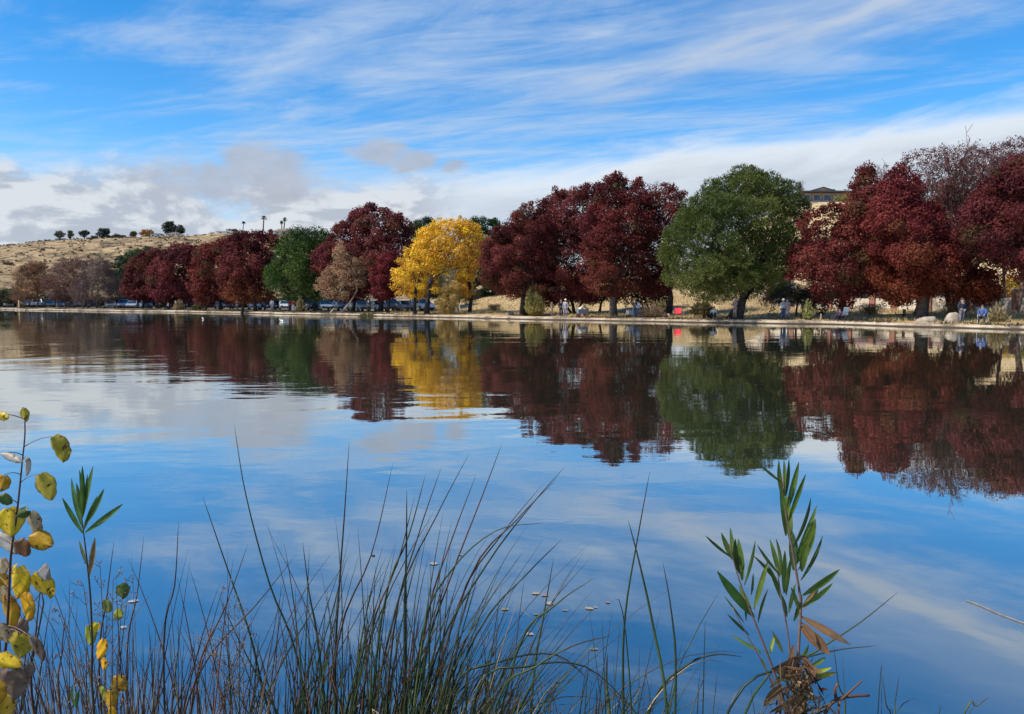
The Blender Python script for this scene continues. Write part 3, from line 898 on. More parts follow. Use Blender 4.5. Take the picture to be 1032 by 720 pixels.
# --- small shrubs on the shore
def shrub(name, label, px, py, wpx, hpx, Y, pal, seed, L=.16, W=.05, spiky=True, lai=3.2):
    rng = np.random.default_rng(seed)
    bx = xat(px, Y); bz = gz(bx, Y) - .04
    base = np.array([bx, Y, bz])
    w, h = wpx / F * Y / 2, hpx / F * Y
    root = empty(name, base)
    tag(root, label, 'shrub')
    n = int(max(400, w * 2 * h * lai / (.5 * L * W)))
    n = min(n, 9000)
    if spiky:
        th = rng.uniform(0, 2 * PI, n); rr = np.sqrt(rng.random(n)) * .35
        b0 = base + np.stack([np.cos(th) * rr * w, np.sin(th) * rr * w, np.zeros(n)], 1)
        q = rng.random(n)
        rq = rng.beta(1.4, 1.6, n)
        lump = .75 + .5 * vnoise(th * 1.6 + seed, th * 0 + 2.0, seed)
        dirv = np.stack([np.cos(th) * rq * w, np.sin(th) * rq * w, h * (1 - .62 * rq ** 1.6) * lump * rng.uniform(.45, 1.08, n)], 1)
        pos = b0 + dirv * (q ** .8)[:, None]
        ax = unit(dirv + rng.normal(size=(n, 3)) * .25 * h)
        sd = unit(np.cross(ax, rng.normal(size=(n, 3))))
        V = np.stack([pos - ax * L, pos + sd * W, pos + ax * L * 1.3, pos - sd * W], 1).reshape(-1, 3)
    else:
        m_ = 26
        c = base + np.stack([rng.uniform(-.7, .7, m_) * w, rng.uniform(-.7, .7, m_) * w, h * rng.uniform(.3, .8, m_)], 1)
        V, _, _ = leaf_quads(c, np.full(m_, min(w, h) * .45), np.full(m_, n // m_), L, W, rng)
        n = len(V) // 4
    pal = np.array(pal)
    fast_polys('foliage', V, 4, pal[rng.integers(0, len(pal), n)], M_LEAF, root, base)
    mb = MB()
    for k in range(9):
        a = rng.uniform(0, 2 * PI)
        mb.tube([base, base + np.array([math.cos(a) * w * .4, math.sin(a) * w * .4, h * .45]), base + np.array([math.cos(a) * w * .7, math.sin(a) * w * .7, h * .85])], [.03, .02, .006], 4, np.array((.12, .09, .06)))
    mb.build('stems', M_TWIG, root, base)
    return root


SY = [(.36, .29, .08), (.28, .25, .08), (.42, .33, .12)]
ST = [(.30, .22, .12), (.36, .27, .15), (.22, .17, .10)]
shrub('shrub', 'feathery yellow green shrub in front of the lowest red tree', 539, 316, 19, 28, 76.3, SY, 51)
shrub('shrub', 'round dry tan shrub at the foot of the red tree before the hilltop house', 878, 318, 28, 13, 66, ST, 52, spiky=False)
shrub('shrub', 'green yellow reedy shrub at the water edge below the grey green bush', 815, 323, 10, 18, 60.3, [(.22, .22, .08), (.30, .28, .10)], 53)
shrub('shrub', 'pale dry weeds beside the seated man in blue', 1006, 324, 18, 17, 53, [(.40, .31, .18), (.30, .25, .13)], 54)
shrub('shrub', 'dry brushy weeds behind the standing man in the navy jacket', 964, 315, 30, 15, 60, [(.30, .22, .12), (.38, .28, .15)], 55, spiky=False)
shrub('shrub', 'dry leafless brush beside the grey cart', 656, 320, 24, 14, 70, [(.25, .18, .11), (.16, .10, .08), (.33, .25, .16)], 56, W=.03, lai=1.6)
shrub('shrub', 'tan reed tuft at the water edge in front of the crimson row', 180, 316, 9, 9, 123.5, ST, 57, L=.25, W=.07)
shrub('shrub', 'low green tuft right of the tan reed tuft on the left shore', 198, 316, 10, 6, 120, [(.07, .08, .03), (.12, .10, .05)], 58, L=.25, W=.08)
shrub('shrub', 'tan green shrub between the person in red and the round pine trunk', 303, 317, 9, 14, 102, [(.24, .21, .09), (.30, .22, .12)], 59, L=.22, W=.07)
shrub('shrub', 'low grassy tuft at the water edge before the white parked cars', 372, 319, 26, 5, 91.4, [(.10, .10, .04), (.16, .14, .06)], 60)
shrub('shrub', 'dry bush behind the trunk of the leaning red tree', 667, 318, 10, 14, 77, [(.38, .28, .15), (.20, .20, .08)], 61, lai=2)
shrub('shrub', 'scraggy brown bush left of the pine behind the crouching figure', 708, 314, 24, 18, 70, [(.10, .09, .05), (.18, .14, .08), (.07, .08, .03)], 62, W=.04, lai=2)
shrub('shrub', 'dark weed tuft hanging over the kerb below the pine', 713, 325, 9, 6, 64.0, [(.05, .035, .02), (.09, .06, .035)], 63)
shrub('shrub', 'scruffy brown tuft at the far left waterside', 21, 311, 6, 6, 151.5, ST, 64, L=.25, W=.07)
shrub('shrub', 'small grey green shrub on the straw bank right of the yellow tree', 498, 312, 14, 9, 92, [(.12, .11, .06), (.2, .16, .09)], 65, spiky=False)
shrub('shrub', 'dry tan shrub on the straw bank behind the yellow green shrub', 556, 305, 20, 8, 98, ST, 66, spiky=False)

# grass stuff on the bank
def grass_stuff():
    rng = np.random.default_rng(77)
    n = 60000
    px = rng.uniform(395, 1050, n * 2)
    Y = rng.uniform(50, 118, n * 2)
    x = (px - CX) / F / cp * Y
    d = shore_d(x, Y)
    ok = (d > 2.3) & (d < 48) & (vnoise(x * .5, Y * .5, 4) > .35 * rng.random(len(x)) + .1)
    x, Y = x[ok][:n], Y[ok][:n]
    n = len(x)
    z = terrain_z(x, Y)
    h = rng.uniform(.10, .34, n) * (0.6 + vnoise(x * .3, Y * .3, 9))
    a = rng.uniform(0, PI, n)
    w = .035
    lean = rng.normal(size=(n, 2)) * .1
    b = np.stack([x, Y, z - .02], 1)
    dv = np.stack([np.cos(a) * w, np.sin(a) * w, np.zeros(n)], 1)
    t = b + np.stack([lean[:, 0], lean[:, 1], h], 1)
    V = np.stack([b - dv, b + dv, t], 1).reshape(-1, 3)
    pal = np.array([(.58, .43, .22), (.66, .51, .29), (.46, .33, .17), (.52, .40, .20), (.30, .26, .12)])
    o = fast_polys('dry_grass', V, 3, pal[rng.integers(0, 5, n)], M_LEAF)
    tag(o, 'short dry straw grass on the far bank', 'grass', kind='stuff')


grass_stuff()


def shore_weeds():
    rng = np.random.default_rng(79)
    s = rng.uniform(-200, 70, 16000)
    k = vnoise(s * .22, s * 0 + 1.5, 5)
    s = s[k > .36 + .30 * rng.random(len(s))]
    o = rng.normal(size=len(s)) * .55 + .25
    o = np.maximum(o, -.12)
    e = shore_e(s) + shore_wiggle(s) + o
    x, y = s * TD[0] + e * TN[0], s * TD[1] + e * TN[1]
    n = len(s)
    h = rng.uniform(.06, .45, n) * vnoise(s * .5, s * 0 + 8.0, 2)
    th = rng.uniform(0, PI, n)
    w = rng.uniform(.03, .09, n)
    z = np.where(o < 1.0, .27, .3)
    b = np.stack([x, y, z], 1)
    dv = np.stack([np.cos(th) * w, np.sin(th) * w, 0 * w], 1)
    lean = rng.normal(size=(n, 2)) * .15 - np.array([[.04, .06]])
    t = b + np.stack([lean[:, 0], lean[:, 1], h], 1)
    V = np.stack([b - dv, b + dv, t], 1).reshape(-1, 3)
    pal = np.array([(.14, .10, .06), (.24, .18, .10), (.08, .065, .04), (.12, .12, .05), (.34, .26, .15)])
    pick = (vnoise(s * .3, s * 0 + 4.0, 7) * 4 + rng.random(n)).astype(int).clip(0, 4)
    tag(fast_polys('shore_weeds', V, 3, pal[pick], M_LEAF), 'ragged weeds and debris along the kerb of the far shore', 'weeds', kind='stuff')


shore_weeds()


def scrub_stuff():
    rng = np.random.default_rng(78)
    n = 2600
    px = rng.uniform(-160, 330, n); Y = 260 + 190 * rng.random(n) ** .8
    Y[:500] = rng.uniform(436, 452, 500)
    keep = vnoise(px * .06, Y * .03, 3) > rng.random(n) * .75
    px, Y = px[keep], Y[keep]; n = len(px)
    x = (px - CX) / F / cp * Y
    z = terrain_z(x, Y)
    r = rng.uniform(.35, 1.5, n) * (rng.random(n) ** 1.2 + .3)
    c = np.stack([x, Y, z + r * .15], 1)
    V, idx, p = leaf_quads(c, r, np.full(n, 12), .9, .6, rng, flat=.6)
    pal = np.array([(.09, .075, .045), (.16, .12, .07), (.20, .15, .09), (.06, .06, .035)])
    o = fast_polys('scrub', V, 4, pal[rng.integers(0, 4, n)][idx], M_LEAF)
    tag(o, 'low dry scrub dotted over the far hillside', 'scrub', kind='stuff')


scrub_stuff()

# ridge trees, far away
def ridge_tree(name, label, cx, cy, w, h, pal, seed, cat='tree', Y=440, stem=.8, L=1.1, group='trees on the ridge line', lai=5):
    rng = np.random.default_rng(seed)
    if Y < 430 and cat == 'shrub':      # stand it where the slope really is
        for Yq in np.arange(210, 448, 2.0):
            q = at(cx, cy + h / 2, Yq)
            if terrain_z(np.array([q[0]]), np.array([q[1]]))[0] > q[2]: break
        Y = float(Yq)
    poly = []
    for k in range(12):
        a = 2 * PI * k / 12
        j = rng.uniform(.82, 1.12)
        poly.append((cx + math.cos(a) * w / 2 * j, cy - math.sin(a) * h / 2 * j - 0.5))
    tree(name, label, cat, poly, Y, [[(cx, cy + h / 2 + stem), (cx, cy + h * .3), (cx, cy)]], pal, group, seed, lai=lai, L=L, W=L * .6, clump=max(1.0, h / F * Y * .22), trunk_r=.3, nlimb=8)


DK = [(.016, .026, .016), (.028, .042, .024)]
ridge_tree('ridge_tree', 'pale grey green tree at the left end of the ridge trees', 60, 237, 11, 6, [(.11, .12, .08), (.15, .14, .10)], 201)
ridge_tree('ridge_tree', 'tiny olive tree touching the pale grey green one on the ridge', 71, 237, 6, 7, [(.06, .07, .03), (.09, .09, .05)], 202)
ridge_tree('ridge_tree', 'squarish dark tree on the ridge left of the round dark one', 85, 236, 9, 8, DK, 203)
ridge_tree('ridge_tree', 'round dark dome shaped tree on the ridge', 103.5, 235, 14, 9, DK, 204)
ridge_tree('ridge_tree', 'low olive tree beside the orange tree on the ridge', 134, 236, 8, 5, [(.08, .09, .035), (.12, .11, .05)], 205)
ridge_tree('ridge_tree', 'orange autumn tree on the ridge', 148, 235.5, 13, 7, [(.42, .21, .05), (.34, .18, .05)], 206)
ridge_tree('ridge_tree', 'largest dark tree on the ridge, right of the orange one', 170, 230.5, 14, 13, DK, 207)
ridge_tree('ridge_tree', 'dark tree touching the largest dark tree on the ridge', 181.5, 232, 8, 9, DK, 208)
ridge_tree('ridge_tree', 'low rounded dark tree on the ridge left of the palms', 235, 234, 12, 6, DK, 209)
ridge_tree('ridge_tree', 'small pointed tree on the ridge between the tall palm and the palm pair', 273, 234, 4, 6, DK, 210)
for i, (x_, y_, w_, h_, lb) in enumerate([(47, 245, 14, 4, 'flat dark shrub low on the left shoulder of the ridge'), (33, 246, 7, 3, 'tiny dark shrub at the foot of the ridge shoulder'), (120, 239.5, 12, 4, 'long grey green shrub on the ridge left of the olive tree'),
                                          (111, 240, 6, 3, 'small brown shrub under the dome shaped tree'), (95, 240, 6, 3, 'small brown shrub between the squarish and dome shaped trees'),
                                          (79, 243.5, 7, 2.5, 'thin shrub just below the squarish dark ridge tree'), (158, 239, 5, 3, 'small grey shrub right under the orange ridge tree')]):
    ridge_tree('ridge_shrub', lb, x_, y_, w_ * 1.2, h_ * 1.3, [(.05, .05, .035), (.08, .075, .05)], 220 + i, 'shrub', group='shrubs on the ridge line', stem=0, L=.8)
for i, (x_, y_, w_, h_, Y_, lb) in enumerate([(148, 251, 9, 4, 330, 'dark shrub patch on the open slope above the crimson row'), (43, 252, 4, 2, 380, 'lone tiny shrub on the slope above the bare trees'), (82, 253, 4, 2, 360, 'lone small shrub mid slope under the squarish ridge tree'),
                                              (189, 246, 4, 2, 400, 'lone small shrub on the slope under the biggest dark ridge tree'), (8, 267, 12, 4, 270, 'dark scrubby patch at the left edge of the slope'), (123, 262, 14, 6, 260, 'dark grey scrub on the slope above the green tree')]):
    ridge_tree('slope_shrub', lb, x_, y_, w_, h_, [(.045, .04, .035), (.08, .065, .05)], 240 + i, 'shrub', Y=Y_, group='dark shrubs on the slope', stem=0, L=.6, lai=4)
ridge_tree('hilltop_tree', 'small thin grey green tree beside the hilltop house roof', 806, 189.5, 7, 11, [(.05, .06, .045), (.08, .085, .06)], 260, Y=198, group='trees near the hilltop house', L=.4, lai=2.5, stem=3)
ridge_tree('hilltop_bush', 'low yellow green hedge under the right end of the hilltop roof', 851, 200.5, 20, 4.5, [(.20, .19, .05), (.28, .22, .07)], 261, 'bush', Y=193, group='trees near the hilltop house', L=.4, stem=1)


def palm(px, ytop, label, seed, thick=1.0):
    rng = np.random.default_rng(seed)
    Y = 446
    x = xat(px, Y); b = np.array([x, Y, gz(x, Y) - .3])
    top = at(px, ytop + 1.6, Y)
    root = empty('palm_tree', b)
    tag(root, label, 'palm tree', 'palm trees on the ridge')
    mb = MB()
    mid = (b + top) / 2 + np.array([rng.normal() * .3, 0, 0])
    mb.tube([b, mid, top], [.42 * thick, .3 * thick, .26 * thick], 7, np.array((.07, .055, .045)))
    mb.build('trunk', M_BARK, root, b, True)
    V, C_ = [], []
    for k in range(42):
        a = rng.uniform(0, 2 * PI); el = rng.uniform(-.7, 1.3)
        d = np.array([math.cos(a) * math.cos(el), math.sin(a) * math.cos(el), math.sin(el)])
        s_ = unit(np.cross(d, [0, 0, 1.0]) + 1e-3)
        L_ = rng.uniform(1.3, 1.9) * thick
        p1 = top + d * L_ * .6; p2 = top + d * L_ + np.array([0, 0, -.35 * L_])
        V += [top - s_ * .08, p1 - s_ * .3, p2, p1 + s_ * .3]
        C_.append((.03, .04, .022) if el > -.2 else (.09, .07, .04))
    fast_polys('crown', np.array(V), 4, np.array(C_), M_LEAF, root, b)


palm(245.5, 223, 'short slim palm alone at the left of the ridge palms', 1, .8)
palm(266, 218, 'tallest palm on the ridge, standing alone', 2, 1.25)
palm(283.8, 222.5, 'shorter palm of the close pair on the ridge', 3, .95)
palm(287.2, 219.5, 'taller palm of the close pair on the ridge', 4, 1.1)

# ------------------------------------------------------------------ houses
M_STUCCO = plain('stucco', (.62, .56, .48), .9)
M_WHITEW = plain('white_wall', (.75, .74, .72), .8)
M_ROOFD = plain('dark_roof', (.055, .05, .055), .8)
M_ROOFR = plain('brown_roof', (.22, .13, .10), .85)
M_GLASSD = plain('dark_glass', (.02, .03, .04), .1, spec=.8)
M_WOODT = plain('tan_siding', (.33, .23, .16), .8)
M_TRIM = plain('pale_trim', (.6, .58, .55), .6)
M_METALD = plain('dark_metal', (.05, .05, .055), .5)


def gable(mb, cx, cy, z0, w, d, h, ov=.3, th=.18):
    """gable roof with the ridge running along y, overhanging"""
    w2, d2 = w / 2 + ov, d / 2 + ov
    vs = [(-w2, -d2, 0), (0, -d2, h), (w2, -d2, 0), (-w2, d2, 0), (0, d2, h), (w2, d2, 0)]
    lo = [(x, y, z - th) for x, y, z in vs]
    A = np.array(vs + lo) + np.array([cx, cy, z0])
    mb.add(A, [(0, 1, 4, 3), (1, 2, 5, 4), (6, 9, 10, 7), (7, 10, 11, 8), (0, 6, 7, 1), (1, 7, 8, 2), (3, 4, 10, 9), (4, 5, 11, 10), (0, 3, 9, 6), (2, 8, 11, 5)])


def small_house(px, Y, w, h, d, label, wallm, roofm, rh=1.2, name='house'):
    x = xat(px, Y); z = gz(x, Y) - .5
    b = np.array([x, Y, z])
    root = empty(name, b)
    tag(root, label, 'house', 'houses along the ridge')
    m = MB(); m.box((x, Y, z + (h + .5) / 2), (w, d, h + .5)); m.build('wall', wallm, root, b)
    # hipped / gable roof with the ridge running along x
    m = MB()
    w2, d2 = w / 2 + .5, d / 2 + .5
    z0 = z + h + .5
    vs = [(-w2, -d2, 0), (w2, -d2, 0), (w2, d2, 0), (-w2, d2, 0), (-w2 * .6, 0, rh), (w2 * .6, 0, rh)]
    m.add(np.array(vs) + np.array([x, Y, z0 + .01]), [(0, 1, 5, 4), (1, 2, 5), (2, 3, 4, 5), (3, 0, 4), (3, 2, 1, 0)])
    m.build('roof', roofm, root, b)
    for k in range(max(2, int(w // 4))):
        wx = x - w / 2 + (k + .5) * w / max(2, int(w // 4))
        m = MB(); m.box((wx, Y - d / 2 - .02, z + .5 + h * .55), (1.4, .08, h * .4)); f = m.build('window', M_TRIM, root, b)
        m = MB(); m.box((wx, Y - d / 2 - .07, z + .5 + h * .55), (1.15, .04, h * .32)); g = m.build('pane', M_GLASSD, None, b)
        g.location = (0, 0, 0); g.parent = f
    return root


small_house(230, 436, 9, 2.2, 6, 'low white flat building on the ridge left of the palms', M_WHITEW, plain('pale_roof', (.5, .48, .46), .8), .5)
small_house(290, 438, 12, 2.3, 7, 'low house with a brown roof below the pair of palms', M_STUCCO, M_ROOFR, 1.6)
small_house(161, 440, 6, 1.7, 5, 'tiny white house between the orange and largest dark ridge trees', M_WHITEW, M_ROOFD, .7)
small_house(177, 437, 5, 1.4, 5, 'tiny pale house under the largest dark ridge tree', M_WHITEW, M_ROOFR, .7)
small_house(65, 444, 5, 1.4, 5, 'tiny pale house between the two leftmost ridge trees', M_WHITEW, M_ROOFD, .6)
small_house(96, 446, 5, 1.6, 5, 'tiny brown house between the squarish and dome shaped ridge trees', M_WOODT, M_ROOFD, .7)


def hilltop_house():
    Y = 203
    xl, xr = xat(803, Y), xat(880, Y)
    cx = (xl + xr) / 2; w = xr - xl
    zb = at(830, 203, Y)[2]; b = np.array([cx, Y, zb - 1.2])
    root = empty('hilltop_house', b)
    tag(root, 'dark roofed house with a gabled front and deck on top of the golden hill', 'house')
    m = MB(); m.box((cx, Y + 4, zb + .55), (w - 1, 7.0, 3.5)); m.build('wall', M_WOODT, root, b)
    m = MB(); m.box((cx, Y + 3.5, zb + 2.45), (w + 1.2, 10.5, .32)); m.build('roof', M_ROOFD, root, b)
    gx = xat(824.5, Y)
    m = MB()
    gw = 6.4
    m.add(np.array([(gx - gw / 2, Y - .8, zb + 2.62), (gx + gw / 2, Y - .8, zb + 2.62), (gx, Y - .8, zb + 3.55), (gx - gw / 2, Y + 4, zb + 2.62), (gx + gw / 2, Y + 4, zb + 2.62), (gx, Y + 4, zb + 3.55)]),
          [(0, 1, 2), (5, 4, 3), (0, 3, 4, 1)])
    m.build('gable', plain('gable_siding', (.42, .30, .24), .8), root, b)
    m = MB(); gable(m, gx, Y + 1.6, zb + 2.66, gw + .6, 5, 1.08, .25, .16); m.build('gable_roof', M_ROOFD, root, b)
    for k in range(7):
        wx = xl + w * (k + .7) / 7.4
        m = MB(); m.box((wx, Y + .46, zb + 1.0), (2.0, .08, 1.7)); f = m.build('window', M_TRIM, root, b)
        m = MB(); m.box((wx, Y + .40, zb + 1.0), (1.75, .05, 1.45)); g = m.build('pane', M_GLASSD, None, b); g.location = (0, 0, 0); g.parent = f
    m = MB(); m.box((cx, Y - .6, zb - .5), (w, 2.2, .25)); m.build('deck', plain('deck_boards', (.45, .36, .28), .8), root, b)
    m = MB(); m.box((xat(830, Y), Y - 1.8, zb - 1.0), (6, .25, .8)); m.build('retaining_wall', M_WHITEW, root, b)
    for k in range(9):
        m = MB(); px_ = xl + w * (k + .2) / 8.6
        m.tube([(px_, Y - 1.5, zb - 2.2), (px_, Y - 1.5, zb + 2.3)], .045, 5); m.build('post', M_METALD, root, b)
    m = MB()
    for zz in (.1, .3, .5): m.tube([(xl, Y - 1.55, zb + zz), (xr, Y - 1.55, zb + zz)], .035, 4)
    m.build('railing', M_METALD, root, b)
    for q in (841, 852.5):
        m = MB(); qx = xat(q, Y); m.box((qx, Y + 3, zb + 3.1), (.6, .6, 1.0)); m.box((qx, Y + 3, zb + 3.65), (.8, .8, .12)); m.build('chimney', M_TRIM, root, b)


hilltop_house()

# ------------------------------------------------------------------ boundary wall with brick pillars
def brick_mat():
    m, nt, bs, out = new_mat('red_brick')
    tc = nt.nodes.new('ShaderNodeTexCoord')
    br = nt.nodes.new('ShaderNodeTexBrick'); br.inputs['Scale'].default_value = 4
    br.inputs['Color1'].default_value = (.30, .105, .07, 1); br.inputs['Color2'].default_value = (.22, .08, .055, 1); br.inputs['Mortar'].default_value = (.3, .24, .2, 1)
    mp = nt.nodes.new('ShaderNodeMapping'); mp.inputs['Rotation'].default_value = (PI / 2, 0, 0)
    nt.links.new(tc.outputs['Object'], mp.inputs[0]); nt.links.new(mp.outputs[0], br.inputs[0]); nt.links.new(br.outputs[0], bs.inputs['Base Color'])
    bs.inputs['Roughness'].default_value = .9
    return m


M_BRICK = brick_mat()
M_CREAM = plain('cream_block', (.52, .46, .37), .9, nscale=1.2, namt=.12)


def boundary_wall():
    pts = [(748, 98), (775, 94), (800, 91), (820, 87.5), (838, 84.5), (858, 82), (880, 80), (902, 78), (937, 74.5), (980, 71), (1025, 67), (1075, 63.5), (1140, 60)]
    P = []
    for px, Y in pts:
        x = xat(px, Y); P.append(np.array([x, Y, gz(x, Y)]))
    b = P[0]
    root = empty('boundary_wall', b)
    tag(root, 'cream block wall with red brick pillars and a rail on top behind the right trees', 'wall')
    for i, p in enumerate(P):
        a = math.atan2(*(P[min(i + 1, len(P) - 1)] - P[max(i - 1, 0)])[[1, 0]])
        m = MB(); m.box((p[0], p[1], p[2] + 1.0), (.62, .62, 2.3), a); pl = m.build('pillar', M_BRICK, root, b)
        m = MB(); m.box((p[0], p[1], p[2] + 2.2), (.8, .8, .12), a); c = m.build('cap', M_CREAM, None, b); c.location = (0, 0, 0); c.parent = pl
    for p, q in zip(P[:-1], P[1:]):
        c = (p + q) / 2; d = q - p; L_ = np.linalg.norm(d[:2]) - .64; a = math.atan2(d[1], d[0])
        m = MB(); m.box((c[0], c[1], c[2] + .55), (L_, .22, 1.7), a); m.build('panel', M_CREAM, root, b)
        m = MB()
        for zz in (1.5, 1.95): m.box((c[0], c[1], c[2] + zz), (L_, .05, .05), a)
        nb = int(L_ / .16)
        for k in range(nb):
            t = (k + .5) / nb - .5
            m.box((c[0] + math.cos(a) * t * L_, c[1] + math.sin(a) * t * L_, c[2] + 1.72), (.03, .03, .42), a)
        m.build('railing', plain('railing_metal', (.10, .075, .085), .6), root, b)


boundary_wall()


def row_house(px, Y, w, h, label, wm, rm):
    x = xat(px, Y); z = gz(x, Y) - .2; b = np.array([x, Y, z])
    root = empty('house', b); tag(root, label, 'house', 'houses behind the boundary wall')
    m = MB(); m.box((x, Y, z + h / 2), (w, 6, h)); m.build('wall', wm, root, b)
    m = MB(); w2, d2 = w / 2 + .4, 3.5
    m.add(np.array([(-w2, -d2, 0), (w2, -d2, 0), (w2, d2, 0), (-w2, d2, 0), (-w2 * .7, 0, .9), (w2 * .7, 0, .9)]) + np.array([x, Y, z + h + .01]), [(0, 1, 5, 4), (1, 2, 5), (2, 3, 4, 5), (3, 0, 4), (3, 2, 1, 0)])
    m.build('roof', rm, root, b)
    for k in range(3):
        m = MB(); wx = x - w / 2 + (k + .5) * w / 3; m.box((wx, Y - 3.03, z + 1.9), (1.3, .08, 1.0)); f = m.build('window', M_TRIM, root, b)
        m = MB(); m.box((wx, Y - 3.08, z + 1.9), (1.1, .04, .8)); g = m.build('pane', M_GLASSD, None, b); g.location = (0, 0, 0); g.parent = f


row_house(768, 108, 7, 2.6, 'low house with a dark red roof seen past the pine trunk', M_WHITEW, plain('red_roof', (.22, .06, .05), .8))
row_house(887, 92, 9, 2.3, 'low mauve brown house behind the wall under the red trees', plain('mauve_wall', (.30, .21, .20), .9), M_ROOFR)
row_house(985, 88, 9, 2.3, 'low grey brown house behind the wall near the right boulder', plain('grey_wall', (.33, .27, .26), .9), M_ROOFR)

# ------------------------------------------------------------------ rocks
def rock(px, py, w, h, Y, label, seed, d=None):
    rng = np.random.default_rng(seed)
    x = xat(px, Y); z = gz(x, Y)
    w_, h_ = w / F * Y / 2, h / F * Y
    n1, n2 = 18, 10
    vs, fs = [], []
    for i in range(n2 + 1):
        ph = PI * i / n2
        for j in range(n1):
            th = 2 * PI * j / n1
            v = np.array([math.sin(ph) * math.cos(th), math.sin(ph) * math.sin(th), math.cos(ph)])
            r = .8 + .4 * float(fbm(np.array(v[0] * 1.3 + seed), np.array(v[1] * 1.3 + v[2] * 2), 4, seed))
            q = np.sign(v) * np.abs(v) ** .8
            vs.append((x + q[0] * w_ * r, Y + q[1] * (d or w_ * .8) * r, z + q[2] * h_ * r * (1 + .25 * v[0])))
    for i in range(n2):
        for j in range(n1):
            fs.append((i * n1 + j, (i + 1) * n1 + j, (i + 1) * n1 + (j + 1) % n1, i * n1 + (j + 1) % n1))
    m = MB(); m.add(vs, fs)
    o = m.build('boulder', plain('pale_rock', (.34, .29, .23), .9, nscale=2.5, namt=.3), None, (x, Y, z), True)
    tag(o, label, 'boulder', 'pale boulders on the right bank')


rock(934, 321, 20, 5.5, 55.5, 'long flat pale boulder at the foot of the thick red tree trunk', 3)
rock(960.5, 322, 14, 9.5, 54.0, 'rounded pale boulder beside the man in the navy jacket', 5)
rock(672, 321, 8, 3.0, 70, 'low brown stone at the foot of the leaning red tree', 8)

# ------------------------------------------------------------------ cars
def prism(profile, w, inset=0.0):
    """side profile (x,z) list extruded over width w"""
    n = len(profile)
    vs = [(x, -w / 2, z) for x, z in profile] + [(x, w / 2, z) for x, z in profile]
    fs = [tuple(range(n))[::-1], tuple(range(n, 2 * n))]
    for i in range(n):
        j = (i + 1) % n
        fs.append((i, j, n + j, n + i))
    return vs, fs


M_TYRE = plain('tyre_rubber', (.02, .02, .02), .85)
M_RIM = plain('wheel_rim', (.45, .46, .48), .35, .7)
M_LAMP = plain('headlight_lens', (.8, .8, .78), .15)
M_TAIL = plain('taillight_lens', (.35, .02, .02), .2)
M_BUMP = plain('bumper_plastic', (.06, .06, .065), .6)
KINDS_ = {
    'sedan': dict(L=4.6, body=[(-2.3, .35), (-2.28, .78), (-2.1, .98), (-1.4, 1.02), (1.1, .98), (2.1, .82), (2.3, .62), (2.3, .32)], cab=[(-1.75, 1.0), (-1.1, 1.42), (.35, 1.44), (1.15, .98)], w=1.78, wb=1.35, wr=.33),
    'suv': dict(L=4.7, body=[(-2.35, .42), (-2.35, 1.0), (-2.3, 1.1), (-1.4, 1.12), (1.2, 1.1), (2.2, .98), (2.35, .75), (2.35, .38)], cab=[(-2.25, 1.1), (-2.0, 1.72), (.3, 1.75), (1.2, 1.1)], w=1.88, wb=1.4, wr=.37),
    'pickup': dict(L=5.5, body=[(-2.75, .5), (-2.75, 1.12), (-2.7, 1.15), (-.2, 1.15), (1.3, 1.15), (2.6, 1.05), (2.75, .8), (2.75, .42)], cab=[(-.55, 1.15), (-.45, 1.78), (.75, 1.8), (1.45, 1.15)], w=1.95, wb=1.7, wr=.4),
    'van': dict(L=4.9, body=[(-2.45, .4), (-2.45, 1.1), (-2.42, 1.2), (-1.4, 1.2), (1.5, 1.15), (2.3, .95), (2.45, .7), (2.45, .38)], cab=[(-2.4, 1.18), (-2.3, 1.95), (.8, 1.97), (1.6, 1.15)], w=1.95, wb=1.5, wr=.36),
}
CARS_PLACED = []


